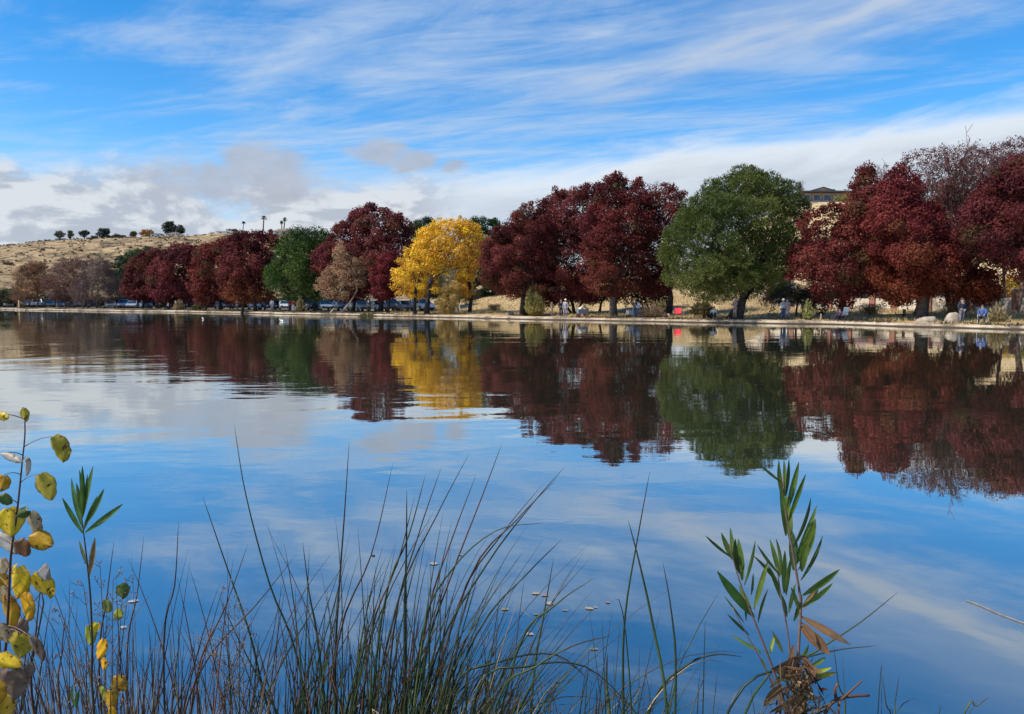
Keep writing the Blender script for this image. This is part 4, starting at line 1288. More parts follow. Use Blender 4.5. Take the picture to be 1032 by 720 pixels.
def car(kind, px, Y, colr, ang, label):
    K = KINDS_[kind]
    x = xat(px, Y); z = gz(x, Y)
    root = empty('parked_' + ('car' if kind in ('sedan', 'suv') else kind), (x, Y, z), math.radians(-62 + (ang + 50) * .35))
    tag(root, label, {'pickup': 'pickup truck', 'van': 'van'}.get(kind, 'car'), 'cars parked along the far shore')
    paint = plain('car_paint', colr, .3, .1, coat=.6, namt=.05)
    w = K['w']
    m = MB()
    vs, fs = prism(K['body'], w); m.add(vs, fs)
    cab = K['cab']
    # roof skin: the cabin without its glass band, narrower at the top
    xs0, xs1 = cab[1][0], cab[2][0]
    zr = cab[1][1]
    m.box(((xs0 + xs1) / 2, 0, zr + .02), (xs1 - xs0 + .1, w * .78, .09), bevel=.04)
    for sx, (lo_, hi_) in ((0, (cab[0], cab[1])), (1, (cab[3], cab[2]))):
        for sy in (-1, 1):
            m.tube([(lo_[0], sy * w * .47, lo_[1]), (hi_[0], sy * w * .38, hi_[1])], .05, 4)
    mid = (cab[0][0] + cab[3][0]) / 2
    for sy in (-1, 1):
        m.tube([(mid, sy * w * .475, cab[0][1]), (mid, sy * w * .385, zr)], .045, 4)
    if kind == 'pickup':
        m.box((-1.65, 0, 1.2), (2.1, w * .99, .12))
    m.build('body', paint, root)
    g = MB()
    v2 = []
    for (cx_, cz_), yy in zip(cab, (.46, .37, .37, .46)):
        v2.append((cx_, -w * yy, cz_))
    for (cx_, cz_), yy in zip(cab, (.46, .37, .37, .46)):
        v2.append((cx_, w * yy, cz_))
    g.add(v2, [(0, 1, 2, 3), (7, 6, 5, 4), (0, 4, 5, 1), (1, 5, 6, 2), (2, 6, 7, 3), (3, 7, 4, 0)])
    g.build('window_glass', M_GLASSD, root)
    for sx in (-1, 1):
        for sy in (-1, 1):
            wm = MB(); wm.tube([(sx * K['wb'], sy * (w / 2 - .2), K['wr']), (sx * K['wb'], sy * (w / 2 + .03), K['wr'])], K['wr'], 16)
            t = wm.build('wheel', M_TYRE, root)
            rm = MB(); rm.tube([(sx * K['wb'], sy * (w / 2 + .03), K['wr']), (sx * K['wb'], sy * (w / 2 + .05), K['wr'])], K['wr'] * .62, 12)
            rm.build('rim', M_RIM, t)
    Lh = K['L'] / 2
    for sy in (-1, 1):
        h = MB(); h.box((Lh - .03, sy * w * .36, .70), (.12, .32, .15), bevel=.03); h.build('headlight', M_LAMP, root)
        h = MB(); h.box((-Lh + .02, sy * w * .40, .85), (.1, .2, .22), bevel=.03); h.build('taillight', M_TAIL, root)
    for q in (-1, 1):
        h = MB(); h.box((q * Lh, 0, .46), (.14, w * .92, .2), bevel=.04); h.build('bumper', M_BUMP, root)


SILV, WHT, NAVY, GREY, BLK, BLU, REDC = (.52, .55, .60), (.78, .80, .82), (.03, .045, .10), (.16, .18, .21), (.025, .025, .03), (.10, .18, .36), (.32, .05, .06)
cars = [('sedan', -8, 168, WHT, -38, 'white sedan cut off by the left edge of the view'),
        ('sedan', 9, 166, SILV, -40, 'bluish silver sedan, the first whole car from the left end'),
        ('suv', 27.5, 165, BLK, -80, 'black car facing the lake beside the silver sedan'),
        ('pickup', 38, 162, SILV, -60, 'silver pickup under the rusty brown bare tree'),
        ('sedan', 50, 160, GREY, -45, 'dark grey sedan just behind the bare tree stems'),
        ('sedan', 64, 158, NAVY, -85, 'navy sedan between the first and middle bare trees'),
        ('suv', 79, 157, (.26, .28, .30), -35, 'mid grey wagon under the middle bare tree'),
        ('suv', 93, 154, NAVY, -38, 'navy wagon behind the mauve bare tree stems'),
        ('sedan', 111, 147, WHT, -36, 'white sedan parked before the dark green tree'),
        ('suv', 125, 146, (.14, .19, .28), -75, 'slate blue car right of the white sedan before the green tree'),
        ('sedan', 134, 144, (.35, .38, .45), -80, 'pale blue grey car with its nose to the lake by the crimson row start'),
        ('sedan', 147, 141, (.30, .42, .62), -37, 'light blue sedan under the leftmost crimson tree'),
        ('sedan', 174, 137, REDC, -40, 'dark red car behind the tan reed tuft'),
        ('suv', 192, 134, BLK, -60, 'black wagon between the reed tuft and the green tuft'),
        ('sedan', 212, 131, (.20, .24, .32), -70, 'steel blue car under the second crimson crown from the right'),
        ('suv', 228, 129, GREY, -45, 'dark grey wagon beneath the crimson and orange trees'),
        ('sedan', 256, 122, WHT, -65, 'white car partly hidden by the trunk under the orange skirted crown'),
        ('suv', 270, 121, BLK, -40, 'black wagon left of the person in white'),
        ('sedan', 287, 119, (.66, .68, .70), -70, 'off white car between the person in white and the person in red'),
        ('suv', 313, 114, NAVY, -38, 'navy wagon beside the round pine trunk'),
        ('sedan', 327, 112, (.22, .30, .38), -60, 'teal grey car right of the navy wagon by the pine'),
        ('sedan', 343, 110, NAVY, -40, 'dark navy sedan behind the pale leaning trunks'),
        ('sedan', 363, 105, (.70, .74, .76), -38, 'white sedan left of the dark figure by the tall red tree'),
        ('sedan', 380, 104, (.66, .70, .72), -36, 'white sedan right of the dark figure by the tall red tree'),
        ('suv', 393, 106, (.22, .27, .36), -60, 'blue grey wagon under the small crimson tree'),
        ('sedan', 408, 103, (.42, .42, .46), -60, 'silver sedan left of the yellow tree trunks'),
        ('suv', 425, 101, (.74, .78, .84), -38, 'white wagon right behind the thick dark trunk of the yellow tree')]
for c in cars: car(*c)

# ------------------------------------------------------------------ people
def skin_mesh(name, joints, edges, m, parent=None, sub=1, root_i=0):
    me = bpy.data.meshes.new(name)
    me.from_pydata([tuple(map(float, j[:3])) for j in joints], edges, [])
    o = bpy.data.objects.new(name, me)
    COL.objects.link(o)
    md = o.modifiers.new('skin', 'SKIN')
    if not me.skin_vertices:
        pass
    sv = me.skin_vertices[0].data
    for i, j in enumerate(joints):
        r = j[3]
        sv[i].radius = (r, j[4] if len(j) > 4 else r)
    sv[root_i].use_root = True
    sm = o.modifiers.new('sub', 'SUBSURF'); sm.levels = sub; sm.render_levels = sub
    dg = bpy.context.evaluated_depsgraph_get(); dg.update()
    me2 = bpy.data.meshes.new_from_object(o.evaluated_get(dg))
    me2.name = name
    bpy.data.objects.remove(o)
    me2.materials.clear(); me2.materials.append(m)
    me2.polygons.foreach_set('use_smooth', [True] * len(me2.polygons))
    o2 = bpy.data.objects.new(name, me2)
    COL.objects.link(o2)
    if parent: o2.parent = parent
    return o2


M_SKIN = plain('skin', (.42, .25, .17), .6, namt=.05)
M_SHOE = plain('shoe', (.05, .045, .04), .7)
M_HAIR = plain('hair', (.03, .022, .018), .8)


def person(label, px, Y, face, pose, top, bottom, head=None, arms='down', seat=.42, zoff=0.0, scale=1.0, headcol=None, shoe=None):
    """face: heading in degrees (0 faces the lake, positive turns towards picture right)"""
    x = xat(px, Y); z = gz(x, Y) + zoff
    # local frame: -y is forwards
    H = []          # joints of the body
    J = {}
    def j(n, x_, y_, z_, r, r2=None):
        J[n] = len(H); H.append((x_ * scale, y_ * scale, z_ * scale, r * scale, (r2 or r) * scale)); return J[n]
    E = []
    def e(a, b): E.append((J[a], J[b]))
    if pose == 'stand':
        hz, lean = .95, 0.0
    else:
        hz, lean = seat + .10, .12
    y0 = 0.0
    j('pelvis', 0, y0, hz, .135, .11); j('waist', 0, y0 + lean * .2, hz + .16, .13, .10); j('chest', 0, y0 + lean * .6, hz + .36, .155, .115)
    j('neck', 0, y0 + lean * .7, hz + .55, .055); j('jaw', 0, y0 + lean * .6 - .015, hz + .62, .07, .075); j('skull', 0, y0 + lean * .6, hz + .71, .085, .095); j('crown', 0, y0 + lean * .6 + .01, hz + .78, .05, .06)
    j('nose', 0, y0 + lean * .6 - .10, hz + .665, .014)
    e('pelvis', 'waist'); e('waist', 'chest'); e('chest', 'neck'); e('neck', 'jaw'); e('jaw', 'skull'); e('skull', 'crown'); e('jaw', 'nose')
    legs, armsJ = [], []
    for s, sn in ((-1, 'l'), (1, 'r')):
        if pose == 'stand':
            pts = [('hip', s * .10, y0, .88, .095), ('knee', s * .12, y0 - .02, .49, .062), ('ankle', s * .13, y0 + .03 * s, .09, .042), ('toe', s * .15, y0 - .17, .035, .035)]
        elif pose == 'sit':
            pts = [('hip', s * .10, y0 - .03, hz - .02, .095), ('knee', s * .16, y0 - .46, hz + .02, .065), ('ankle', s * .17, y0 - .50, .09, .042), ('toe', s * .18, y0 - .68, .035, .035)]
        else:   # low sit on the ground with knees drawn up
            pts = [('hip', s * .10, y0 - .05, hz - .02, .095), ('knee', s * .17, y0 - .40, hz + .28, .065), ('ankle', s * .16, y0 - .62, .07, .042), ('toe', s * .17, y0 - .78, .035, .035)]
        prev = 'pelvis'
        for n, a, b_, c_, r in pts:
            j(n + sn, a, b_, c_, r); e(prev, n + sn); prev = n + sn
        sh = (s * .19, y0 + lean * .6, hz + .47)
        if arms == 'down': el_, wr_ = (s * .25, y0 + .03, hz + .20), (s * .24, y0 - .06, hz - .05)
        elif arms == 'forward': el_, wr_ = (s * .25, y0 - .02, hz + .22), (s * .13, y0 - .30, hz + .24)
        elif arms == 'pockets': el_, wr_ = (s * .28, y0 + .06, hz + .22), (s * .19, y0 - .06, hz + .03)
        else: el_, wr_ = (s * .24, y0 - .12, hz + .24), (s * .15, y0 - .38, hz + .12)
        j('sh' + sn, *sh, .062); j('el' + sn, *el_, .045); j('wr' + sn, *wr_, .03)
        e('chest', 'sh' + sn); e('sh' + sn, 'el' + sn); e('el' + sn, 'wr' + sn)
        dv = unit(np.array(wr_) - np.array(el_)); pal_ = np.array(wr_) + dv * .07
        j('palm' + sn, *pal_, .03, .018); e('wr' + sn, 'palm' + sn)
        side = unit(np.cross(dv, [0, 0, 1.0]) if abs(dv[2]) < .8 else np.cross(dv, [1.0, 0, 0]))
        for k in range(4):
            o_ = side * (k - 1.5) * .02
            ln = (.075, .085, .08, .06)[k]
            p1 = pal_ + o_ + dv * ln * .5; p2 = p1 + dv * ln * .35 + np.array([0, 0, -.02])
            j(f'f{k}{sn}', *p1, .009); j(f'g{k}{sn}', *p2, .008); e('palm' + sn, f'f{k}{sn}'); e(f'f{k}{sn}', f'g{k}{sn}')
        t1 = np.array(wr_) + dv * .03 - side * .04; t2 = t1 + dv * .03 - side * .015
        j('t' + sn, *t1, .011); j('u' + sn, *t2, .009); e('wr' + sn, 't' + sn); e('t' + sn, 'u' + sn)
    body = skin_mesh('person', H, E, M_SKIN)
    body.location = (float(x), float(Y), float(z)); body.rotation_euler = (0, 0, math.radians(face))
    tag(body, label, 'person')

    def part(name, names, edges, grow, m, extra=None):
        Jn = [H[J[n]] for n in names]
        jj = []
        for q in Jn: jj.append((q[0], q[1], q[2], q[3] + grow * scale, q[4] + grow * scale))
        ee = [(names.index(a), names.index(b)) for a, b in edges]
        return skin_mesh(name, jj, ee, m, body)
    part('jacket', ['pelvis', 'waist', 'chest', 'shl', 'ell', 'wrl', 'shr', 'elr', 'wrr'],
         [('pelvis', 'waist'), ('waist', 'chest'), ('chest', 'shl'), ('shl', 'ell'), ('ell', 'wrl'), ('chest', 'shr'), ('shr', 'elr'), ('elr', 'wrr')], .028, top)
    part('trousers', ['pelvis', 'hipl', 'kneel', 'anklel', 'hipr', 'kneer', 'ankler'],
         [('pelvis', 'hipl'), ('hipl', 'kneel'), ('kneel', 'anklel'), ('pelvis', 'hipr'), ('hipr', 'kneer'), ('kneer', 'ankler')], .022, bottom)
    for sn in 'lr':
        part('shoe', ['ankle' + sn, 'toe' + sn], [('ankle' + sn, 'toe' + sn)], .018, shoe or M_SHOE)
    # hair or hat over the back and top of the skull
    sk = H[J['skull']]
    hm = MB()
    rr = .118 * scale
    n1, n2 = 14, 8
    vs, fs = [], []
    for i in range(n2 + 1):
        ph = PI * .62 * i / n2
        for k in range(n1):
            th = 2 * PI * k / n1
            fr = 1.0 if math.sin(th) > -.2 else .80
            vs.append((sk[0] + rr * .92 * math.sin(ph * fr) * math.cos(th), sk[1] + .012 + rr * 1.05 * math.sin(ph * fr) * math.sin(th), sk[2] + rr * math.cos(ph * fr) + .01))
    for i in range(n2):
        for k in range(n1):
            fs.append((i * n1 + k, (i + 1) * n1 + k, (i + 1) * n1 + (k + 1) % n1, i * n1 + (k + 1) % n1))
    hm.add(vs, fs)
    if head == 'cap':
        hm.box((sk[0], sk[1] - .15 * scale, sk[2] + .03), (.15 * scale, .13 * scale, .015))
    hm.build('cap' if head == 'cap' else 'hair', headcol or M_HAIR, body, smooth=True)
    return body, J, H


def cloth(name, c): return plain(name, c, .85, namt=.2, nscale=8)


NAVYJ = cloth('navy_cloth', (.018, .024, .05)); GREYT = cloth('grey_cloth', (.13, .14, .17)); BLUEJ = cloth('blue_cloth', (.04, .085, .22)); DENIM = cloth('denim', (.035, .06, .13))
BLACKC = cloth('black_cloth', (.015, .015, .02)); PALEB = cloth('pale_blue_cloth', (.26, .30, .36)); WHITEC = cloth('white_cloth', (.55, .55, .56)); KHAKI = cloth('khaki_cloth', (.26, .20, .16)); MAUVEC = cloth('grey_mauve_cloth', (.24, .20, .22))
REDCL = cloth('red_cloth', (.45, .04, .04)); GREYL = cloth('light_grey_cloth', (.27, .28, .31)); PURP = cloth('dark_purple_cloth', (.035, .02, .05)); DGREEN = cloth('dark_teal_cloth', (.02, .04, .045))
HATG = plain('grey_hat', (.5, .48, .45), .8); HATW = plain('white_hat', (.8, .8, .8), .8)

person('person in a navy jacket and grey trousers standing by the rounded pale boulder', 970, 53.0, 10, 'stand', NAVYJ, GREYT, arms='pockets', zoff=.02)
b_sit, _, _ = person('person in a blue jacket slumped in a folding chair near the rounded boulder', 990.5, 52.0, -35, 'sit', BLUEJ, NAVYJ, seat=.40, arms='lap')
person('person in a pale blue shirt and blue jeans standing by the grey green bushy tree', 789.5, 62.0, 15, 'stand', PALEB, DENIM, head='cap', headcol=HATG, arms='forward')
person('person in light grey standing close behind the one in blue jeans', 793.5, 63.0, -30, 'stand', GREYL, GREYL, arms='forward')
pf, Jf, Hf = person('person in mauve grey with a pale hat fishing in front of the leaning pine trunk', 741, 63.8, -70, 'stand', MAUVEC, KHAKI, head='cap', headcol=HATG, arms='forward', zoff=.06)
person('person in black and white crouching on the kerb left of the pine', 719.5, 65.2, -20, 'low', WHITEC, BLACKC, seat=.16, arms='lap')
person('person in dark purple lying low against the white folding chair', 846, 59.8, -75, 'low', PURP, NAVYJ, seat=.10, arms='lap')
person('person in a black top and blue jeans standing before the grey cart', 639.5, 69.0, 20, 'stand', BLACKC, DENIM, arms='forward')
person('person in dark clothes standing at the shore beside the pale grey figure', 565.5, 73.8, 20, 'stand', BLACKC, NAVYJ)
person('person in pale grey with a white cap, standing beside the dark figure', 570, 73.4, -25, 'stand', GREYL, cloth('slate_cloth', (.16, .17, .24)), head='cap', headcol=HATW)
person('person in a red jacket standing on the left shore by the tan green shrub', 295.5, 103.5, 0, 'stand', REDCL, WHITEC, zoff=.05)
person('person in dark red standing just left of the one in the red jacket', 292.2, 105.5, 10, 'stand', cloth('dark_red_cloth', (.16, .02, .03)), BLACKC, zoff=.05)
person('person in white standing between the black wagon and the off white car', 274, 107.5, 0, 'stand', WHITEC, GREYL, zoff=.05)
person('dark figure standing between the two white sedans', 371.5, 93.5, 0, 'stand', DGREEN, BLACKC, zoff=.05)
person('person in white bending near the dark red car behind the reed tuft', 169, 126.5, -40, 'sit', WHITEC, BLACKC, seat=.5)
person('person in dark clothes standing under the leftmost crimson tree', 161.5, 130, 20, 'stand', BLACKC, BLACKC)
person('person in pale trousers standing by the steel blue car', 219, 118, 20, 'stand', cloth('blue_grey_cloth', (.12, .18, .28)), GREYL)
person('person in a dark coat standing at the trunks of the orange skirted crimson tree', 239, 113, -20, 'stand', NAVYJ, NAVYJ)

# fishing rod
rb = pf.matrix_basis
h0 = Vector(Hf[Jf['palml']][:3]); h1 = Vector(Hf[Jf['palmr']][:3])
R = Matrix.Rotation(math.radians(-70), 4, 'Z')
pm = Vector(pf.location) + R @ ((h0 + h1) / 2)
m = MB(); dr = R @ Vector((0, -.85, .55))
m.tube([pm - dr * .3, pm, pm + dr * 1.2, pm + dr * 2.3 + Vector((0, 0, -.12))], [.014, .013, .007, .003], 5)
tag(m.build('fishing_rod', M_METALD, None, tuple(pm)), 'thin fishing rod held by the person at the leaning pine', 'fishing rod')

# ------------------------------------------------------------------ chairs and gear
def folding_chair(label, px, Y, ang, colr, w=.56, tall=.86, zoff=.0, frame=None):
    x = xat(px, Y); z = gz(x, Y) + zoff
    root = empty('folding_chair', (x, Y, z), math.radians(ang)); tag(root, label, 'chair')
    fm = frame or M_METALD
    c = cloth('chair_fabric', colr)
    m = MB()
    nx = 6
    vs = []
    for i in range(nx + 1):
        for k, yy in enumerate((-.25, 0, .22)):
            vs.append(((i / nx - .5) * w, yy, .42 - .05 * math.sin(PI * i / nx) - (.02 if k == 1 else 0)))
    fs = [(i * 3 + k, (i + 1) * 3 + k, (i + 1) * 3 + k + 1, i * 3 + k + 1) for i in range(nx) for k in range(2)]
    vs2 = [(a, b, d - .02) for a, b, d in vs]; n0 = len(vs)
    m.add(vs + vs2, fs + [tuple(q + n0 for q in f)[::-1] for f in fs]); m.build('seat', c, root)
    m = MB(); vs = []
    for i in range(nx + 1):
        for k in range(3):
            t = k / 2
            vs.append(((i / nx - .5) * w, .22 + .18 * t + .05 * math.sin(PI * i / nx), .44 + (tall - .44) * t))
    vs2 = [(a, b + .02, d) for a, b, d in vs]
    m.add(vs + vs2, fs + [tuple(q + n0 for q in f)[::-1] for f in fs]); m.build('backrest', c, root)
    for sx in (-1, 1):
        m = MB(); m.tube([(sx * w / 2, -.30, 0), (sx * w / 2, .24, .50)], .014, 5); m.build('leg', fm, root)
        m = MB(); m.tube([(sx * w / 2, .32, 0), (sx * w / 2, -.24, .46)], .014, 5); m.build('leg', fm, root)
        m = MB(); m.tube([(sx * w / 2, .20, .40), (sx * w / 2, .41, tall)], .014, 5); m.tube([(sx * w / 2, -.26, .62), (sx * w / 2, .30, .64)], .022, 5); m.tube([(sx * w / 2, -.24, .44), (sx * w / 2, -.24, .62)], .012, 5); m.build('armrest', fm, root)


folding_chair('empty red folding chair on the bank beside the leaning red tree', 683, 66.5, -20, (.75, .03, .06), .62, .92, .02)
folding_chair('folding chair carrying the person in the blue jacket', 991, 52.05, -35, (.04, .10, .28), .58, .80, .0, plain('pale_metal', (.6, .6, .6), .4))
folding_chair('white folding chair behind the person in dark purple', 850.5, 60.2, -60, (.78, .77, .75), .50, 1.05, .02, plain('pale_metal', (.6, .6, .6), .4))


def stroller():
    Y = 72.8; x = xat(587, Y); z = gz(x, Y) + .03
    root = empty('folding_wagon', (x, Y, z), .3); tag(root, 'pale grey and white wagon with reddish wheels right of the many stemmed tree', 'wagon')
    m = MB(); m.box((0, 0, .52), (.95, .5, .42), taper=1.12); m.build('basket', cloth('slate_blue_cloth', (.15, .18, .24)), root)
    m = MB()
    vs, fs = [], []
    for i in range(9):
        a = PI * i / 8
        for yy in (-.27, .27): vs.append((.10 + math.cos(a) * .42, yy, .74 + math.sin(a) * .26))
    for i in range(8): fs.append((i * 2, i * 2 + 2, i * 2 + 3, i * 2 + 1))
    v2 = [(a, b, c - .03) for a, b, c in vs]; m.add(vs + v2, fs + [tuple(q + 18 for q in f)[::-1] for f in fs]); m.build('canopy', WHITEC, root)
    m = MB(); m.tube([(-.45, 0, .6), (-.78, 0, .72), (-.85, 0, .70)], .02, 5); m.build('handle', M_METALD, root)
    for sx in (-1, 1):
        for sy in (-1, 1):
            m = MB(); m.tube([(sx * .4, sy * .24, .13), (sx * .4, sy * .29, .13)], .13, 14); wv = m.build('wheel', plain('red_wheel', (.30, .07, .06), .6), root)
            m = MB(); m.tube([(sx * .4, sy * .24, .13), (sx * .4, sy * .24, .36)], .02, 5); m.build('leg', M_METALD, root)


stroller()


def cart():
    Y = 70.5; x = xat(638.5, Y); z = gz(x, Y) + .02
    root = empty('storage_cart', (x, Y, z), .1); tag(root, 'wide grey cart standing behind the person in the black top', 'cart')
    m = MB(); m.box((0, 0, .46), (1.35, .6, .62), bevel=.12); m.build('body', plain('grey_plastic', (.22, .23, .24), .6), root)
    m = MB(); m.box((0, 0, .80), (1.30, .62, .07), bevel=.03); m.build('lid', plain('grey_lid', (.13, .13, .14), .6), root)
    for sx in (-1, 1):
        for sy in (-1, 1):
            m = MB(); m.tube([(sx * .5, sy * .27, .12), (sx * .5, sy * .32, .12)], .12, 14); m.build('wheel', M_TYRE, root)
    Y = 70.6; x = xat(643.5, Y)
    m = MB(); m.box((0, 0, 0), (.42, .36, .5), bevel=.06, taper=.85); m.tube([(-.12, 0, .25), (0, 0, .33), (.12, 0, .25)], .02, 5)
    o = m.build('white_bag', WHITEC, None); o.location = (x, Y, z + 1.08); tag(o, 'white bag resting on top of the grey cart', 'bag')


cart()


def bag(label, px, Y, w, h, colr, seed):
    x = xat(px, Y); z = gz(x, Y)
    root = empty('bag', (x, Y, z + .08)); tag(root, label, 'bag', 'dark bags left along the bank')
    m = MB(); m.box((0, 0, h / 2), (w, w * .6, h), bevel=h * .4, taper=.8); m.build('body', cloth('bag_cloth', colr), root)
    m = MB(); m.tube([(-w * .25, 0, h * .95), (-w * .12, 0, h * 1.25), (w * .12, 0, h * 1.25), (w * .25, 0, h * .95)], .018, 5); m.build('handle', BLACKC, root)


bag('dark maroon bag at the foot of the leaning red tree', 671, 67.5, .5, .32, (.08, .02, .03), 1)
bag('small black bag on the bank right of the white folding chair', 873, 58.2, .42, .24, (.015, .015, .02), 2)
bag('flat black bag by the shore right of the person in the black top', 646, 68.5, .6, .22, (.02, .02, .02), 3)
bag('dark blue bag lying on the straw bank left of the yellow green shrub', 515, 79.0, .7, .26, (.03, .05, .10), 4)
bag('brown grey bag on the kerb left of the person in blue jeans', 780, 62.5, .5, .2, (.08, .06, .05), 5)
bag('dark bag at the water edge under the middle bare tree', 104, 138.5, .8, .5, (.02, .02, .02), 6)


def bench():
    Y = 60; x = xat(908, Y); z = gz(x, Y)
    root = empty('low_bench', (x, Y, z), .15); tag(root, 'small dark low bench left of the thickest red tree trunk', 'bench')
    m = MB(); m.box((0, 0, .34), (.75, .32, .07)); m.build('seat', plain('dark_wood', (.05, .035, .03), .7), root)
    for sx in (-1, 1):
        m = MB(); m.box((sx * .3, 0, .15), (.06, .28, .31)); m.build('leg', M_METALD, root)
    m = MB(); m.box((.34, .0, .55), (.05, .3, .42)); m.build('armrest', M_METALD, root)


bench()


def post(label, px, Y, h, r, m_, name='post'):
    x = xat(px, Y); z = gz(x, Y) - .1
    m = MB(); m.tube([(0, 0, 0), (0, 0, h), (0, 0, h + .04)], [r, r, r * .6], 8)
    o = m.build(name, m_, None); o.location = (x, Y, z); tag(o, label, 'post', 'short posts on the shore')


post('thin brown post on the straw bank right of the yellow green shrub', 556, 76, 1.5, .12, M_WOODT)
post('short brown stake left of the person in dark purple', 828, 60, .6, .06, M_WOODT)
post('pale post at the water edge right of the first parked cars', 19, 151, 1.7, .14, plain('pale_wood', (.5, .43, .3), .9))
post('pale wooden post at the water edge next to the tan reed tuft', 177, 124.5, 1.6, .13, plain('pale_wood', (.5, .43, .3), .9))
post('whitish post behind the shore between the yellow tree trunks and tan bush', 463, 88, 1.3, .06, M_WHITEW)


def bird(px, py, label, seed, c=(.75, .74, .7)):
    p = on_water(px, py, 0)
    root = empty('duck', p, 1.2 + seed); tag(root, label, 'duck', 'waterbirds on the lake')
    bm_ = plain('feather', c, .8)
    o = skin_mesh('body', [(-.16, 0, .05, .04), (-.02, 0, .07, .085), (.12, 0, .08, .06), (.17, 0, .17, .03), (.20, 0, .21, .038), (.26, 0, .20, .012), (-.24, 0, .09, .015)], [(1, 0), (1, 2), (2, 3), (3, 4), (4, 5), (0, 6)], bm_, root, 1, 1)


bird(204.5, 322.0, 'tiny pale bird floating in front of the green tuft', 1)
bird(284, 324.0, 'tiny pale bird floating in front of the person in red', 2)

# ------------------------------------------------------------------ foreground rushes
def bez(p0, p1, p2, n):
    t = np.linspace(0, 1, n)[:, None]
    return (1 - t) ** 2 * p0 + 2 * t * (1 - t) * p1 + t * t * p2


def catmull(P, n=4):
    P = [P[0] + (P[0] - P[1])] + list(P) + [P[-1] + (P[-1] - P[-2])]
    out = []
    for i in range(1, len(P) - 2):
        for k in range(n):
            t = k / n
            out.append(.5 * ((2 * P[i]) + (-P[i - 1] + P[i + 1]) * t + (2 * P[i - 1] - 5 * P[i] + 4 * P[i + 1] - P[i + 2]) * t * t + (-P[i - 1] + 3 * P[i] - 3 * P[i + 1] + P[i + 2]) * t ** 3))
    out.append(P[-2])
    return out


GREENS = [(.030, .056, .018), (.048, .080, .026), (.075, .100, .036), (.020, .034, .015)]
BROWNS = [(.10, .045, .026), (.15, .065, .034), (.060, .034, .022), (.040, .035, .020), (.19, .10, .05)]
PALES = [(.34, .27, .17), (.26, .20, .12)]


def rush_stem(mb, pts, r, c, tipc=None):
    n = len(pts)
    t = np.linspace(0, 1, n)
    rad = r * 1.38 * np.clip(1.0 - .80 * t ** 1.6, .12, 1)
    rad[-1] = r * .08
    c = np.array(c); tc = np.array(tipc if tipc is not None else (.05, .032, .022))
    w = sstep(t, .55, 1.0)[:, None]
    mb.tube(pts, list(rad), 5, c * (1 - w) + tc * w, caps=False)


RUSH = {}


def rush_clump(key, label, Y, bpx, n, off, tipy, cols, curv=.10, r=(.0016, .0030), rest=40, arch=0.0, seed=0, pale=.08):
    rng = np.random.default_rng(seed + 500)
    cx = xat((bpx[0] + bpx[1]) / 2, Y)
    base = np.array([cx, Y, -.03])
    root = empty('rush_clump', base)
    tag(root, label, 'rushes', 'clumps of rushes along the near bank')
    RUSH[key] = (root, base, Y)
    restmb = MB()
    for i in range(n + rest):
        Yb = Y + rng.uniform(-.28, .28)
        bx = xat(rng.uniform(*bpx), Yb)
        b = np.array([bx, Yb, -.05])
        py = tipy[0] + (tipy[1] - tipy[0]) * rng.random() ** .75
        if i >= n: py = rng.uniform((tipy[0] + tipy[1]) / 2, tipy[1] + 20)
        bpx_now = (b[0] / Yb) * F * cp + CX
        lean = rng.normal(off[0], off[1]) * (840 - py) / 240
        Yt = Yb + rng.uniform(-.16, .16)
        tip = at(bpx_now + lean, py, Yt)
        L = np.linalg.norm(tip - b)
        ctl = b + (tip - b) * rng.uniform(.4, .6) + np.array([-(tip[0] - b[0]) * rng.uniform(.1, .45), 0, L * curv * rng.uniform(-.1, 1)]) + rng.normal(size=3) * L * .025
        if arch and rng.random() < arch:
            ctl = b + (tip - b) * .45 + np.array([0, 0, L * rng.uniform(.35, .6)])
        pts = bez(b, ctl, tip, 9); pale_now = pale
        if rng.random() < .07:      # broken stem, its upper part folded over
            kk = rng.integers(4, 7); hinge = pts[kk]; dn = unit(np.array([rng.normal(), rng.normal() * .4, -.55])) * .07
            for q in range(kk + 1, 9): pts[q] = hinge + dn * (q - kk)
            if rng.random() < .6: pale_now = 1.0
        else: pale_now = pale
        c = np.array(PALES[rng.integers(2)]) if rng.random() < pale_now else np.array(cols[rng.integers(len(cols))]) * rng.uniform(.7, 1.3)
        rr = rng.uniform(*r)
        if i < n:
            mb = MB(); rush_stem(mb, pts, rr, c)
            mb.build('stem', M_RUSH, root, base, True)
        else:
            rush_stem(restmb, pts, rr * .9, c)
    if rest:
        o = restmb.build('short_stems', M_RUSH, root, base, True)
        tag(o, kind='stuff')


rush_clump('a', 'reddish brown rush clump below the yellow leafed sapling at the left edge', 2.45, (-30, 130), 78, (14, 40), (575, 700), BROWNS, seed=1, rest=90, pale=.14)
rush_clump('b', 'sparse brown rush clump with seed heads, between the left sprig and the tall crossing stems', 2.5, (110, 290), 90, (32, 50), (548, 700), BROWNS + GREENS[:1], seed=2, rest=90, pale=.14)
rush_clump('c', 'dense dark green rush clump standing tallest in the middle of the near bank', 2.6, (285, 430), 96, (30, 40), (505, 690), GREENS * 2 + BROWNS[:2], seed=3, rest=120, r=(.0018, .0034))
rush_clump('d', 'dark rush clump leaning to the right over the floating leaves', 2.65, (360, 500), 92, (72, 48), (520, 690), GREENS * 2 + BROWNS[:1], seed=4, rest=110, r=(.0017, .0032))
rush_clump('e', 'low arching rush clump with bowed stems right of the dense clump', 2.4, (400, 620), 60, (90, 70), (655, 715), GREENS + BROWNS[2:4], seed=5, rest=70, arch=.75)
rush_clump('f', 'thin open rush clump with two crossing tall stems left of the oleander', 2.5, (560, 730), 26, (15, 40), (600, 708), GREENS, seed=6, rest=22, arch=.2, r=(.0014, .0026))
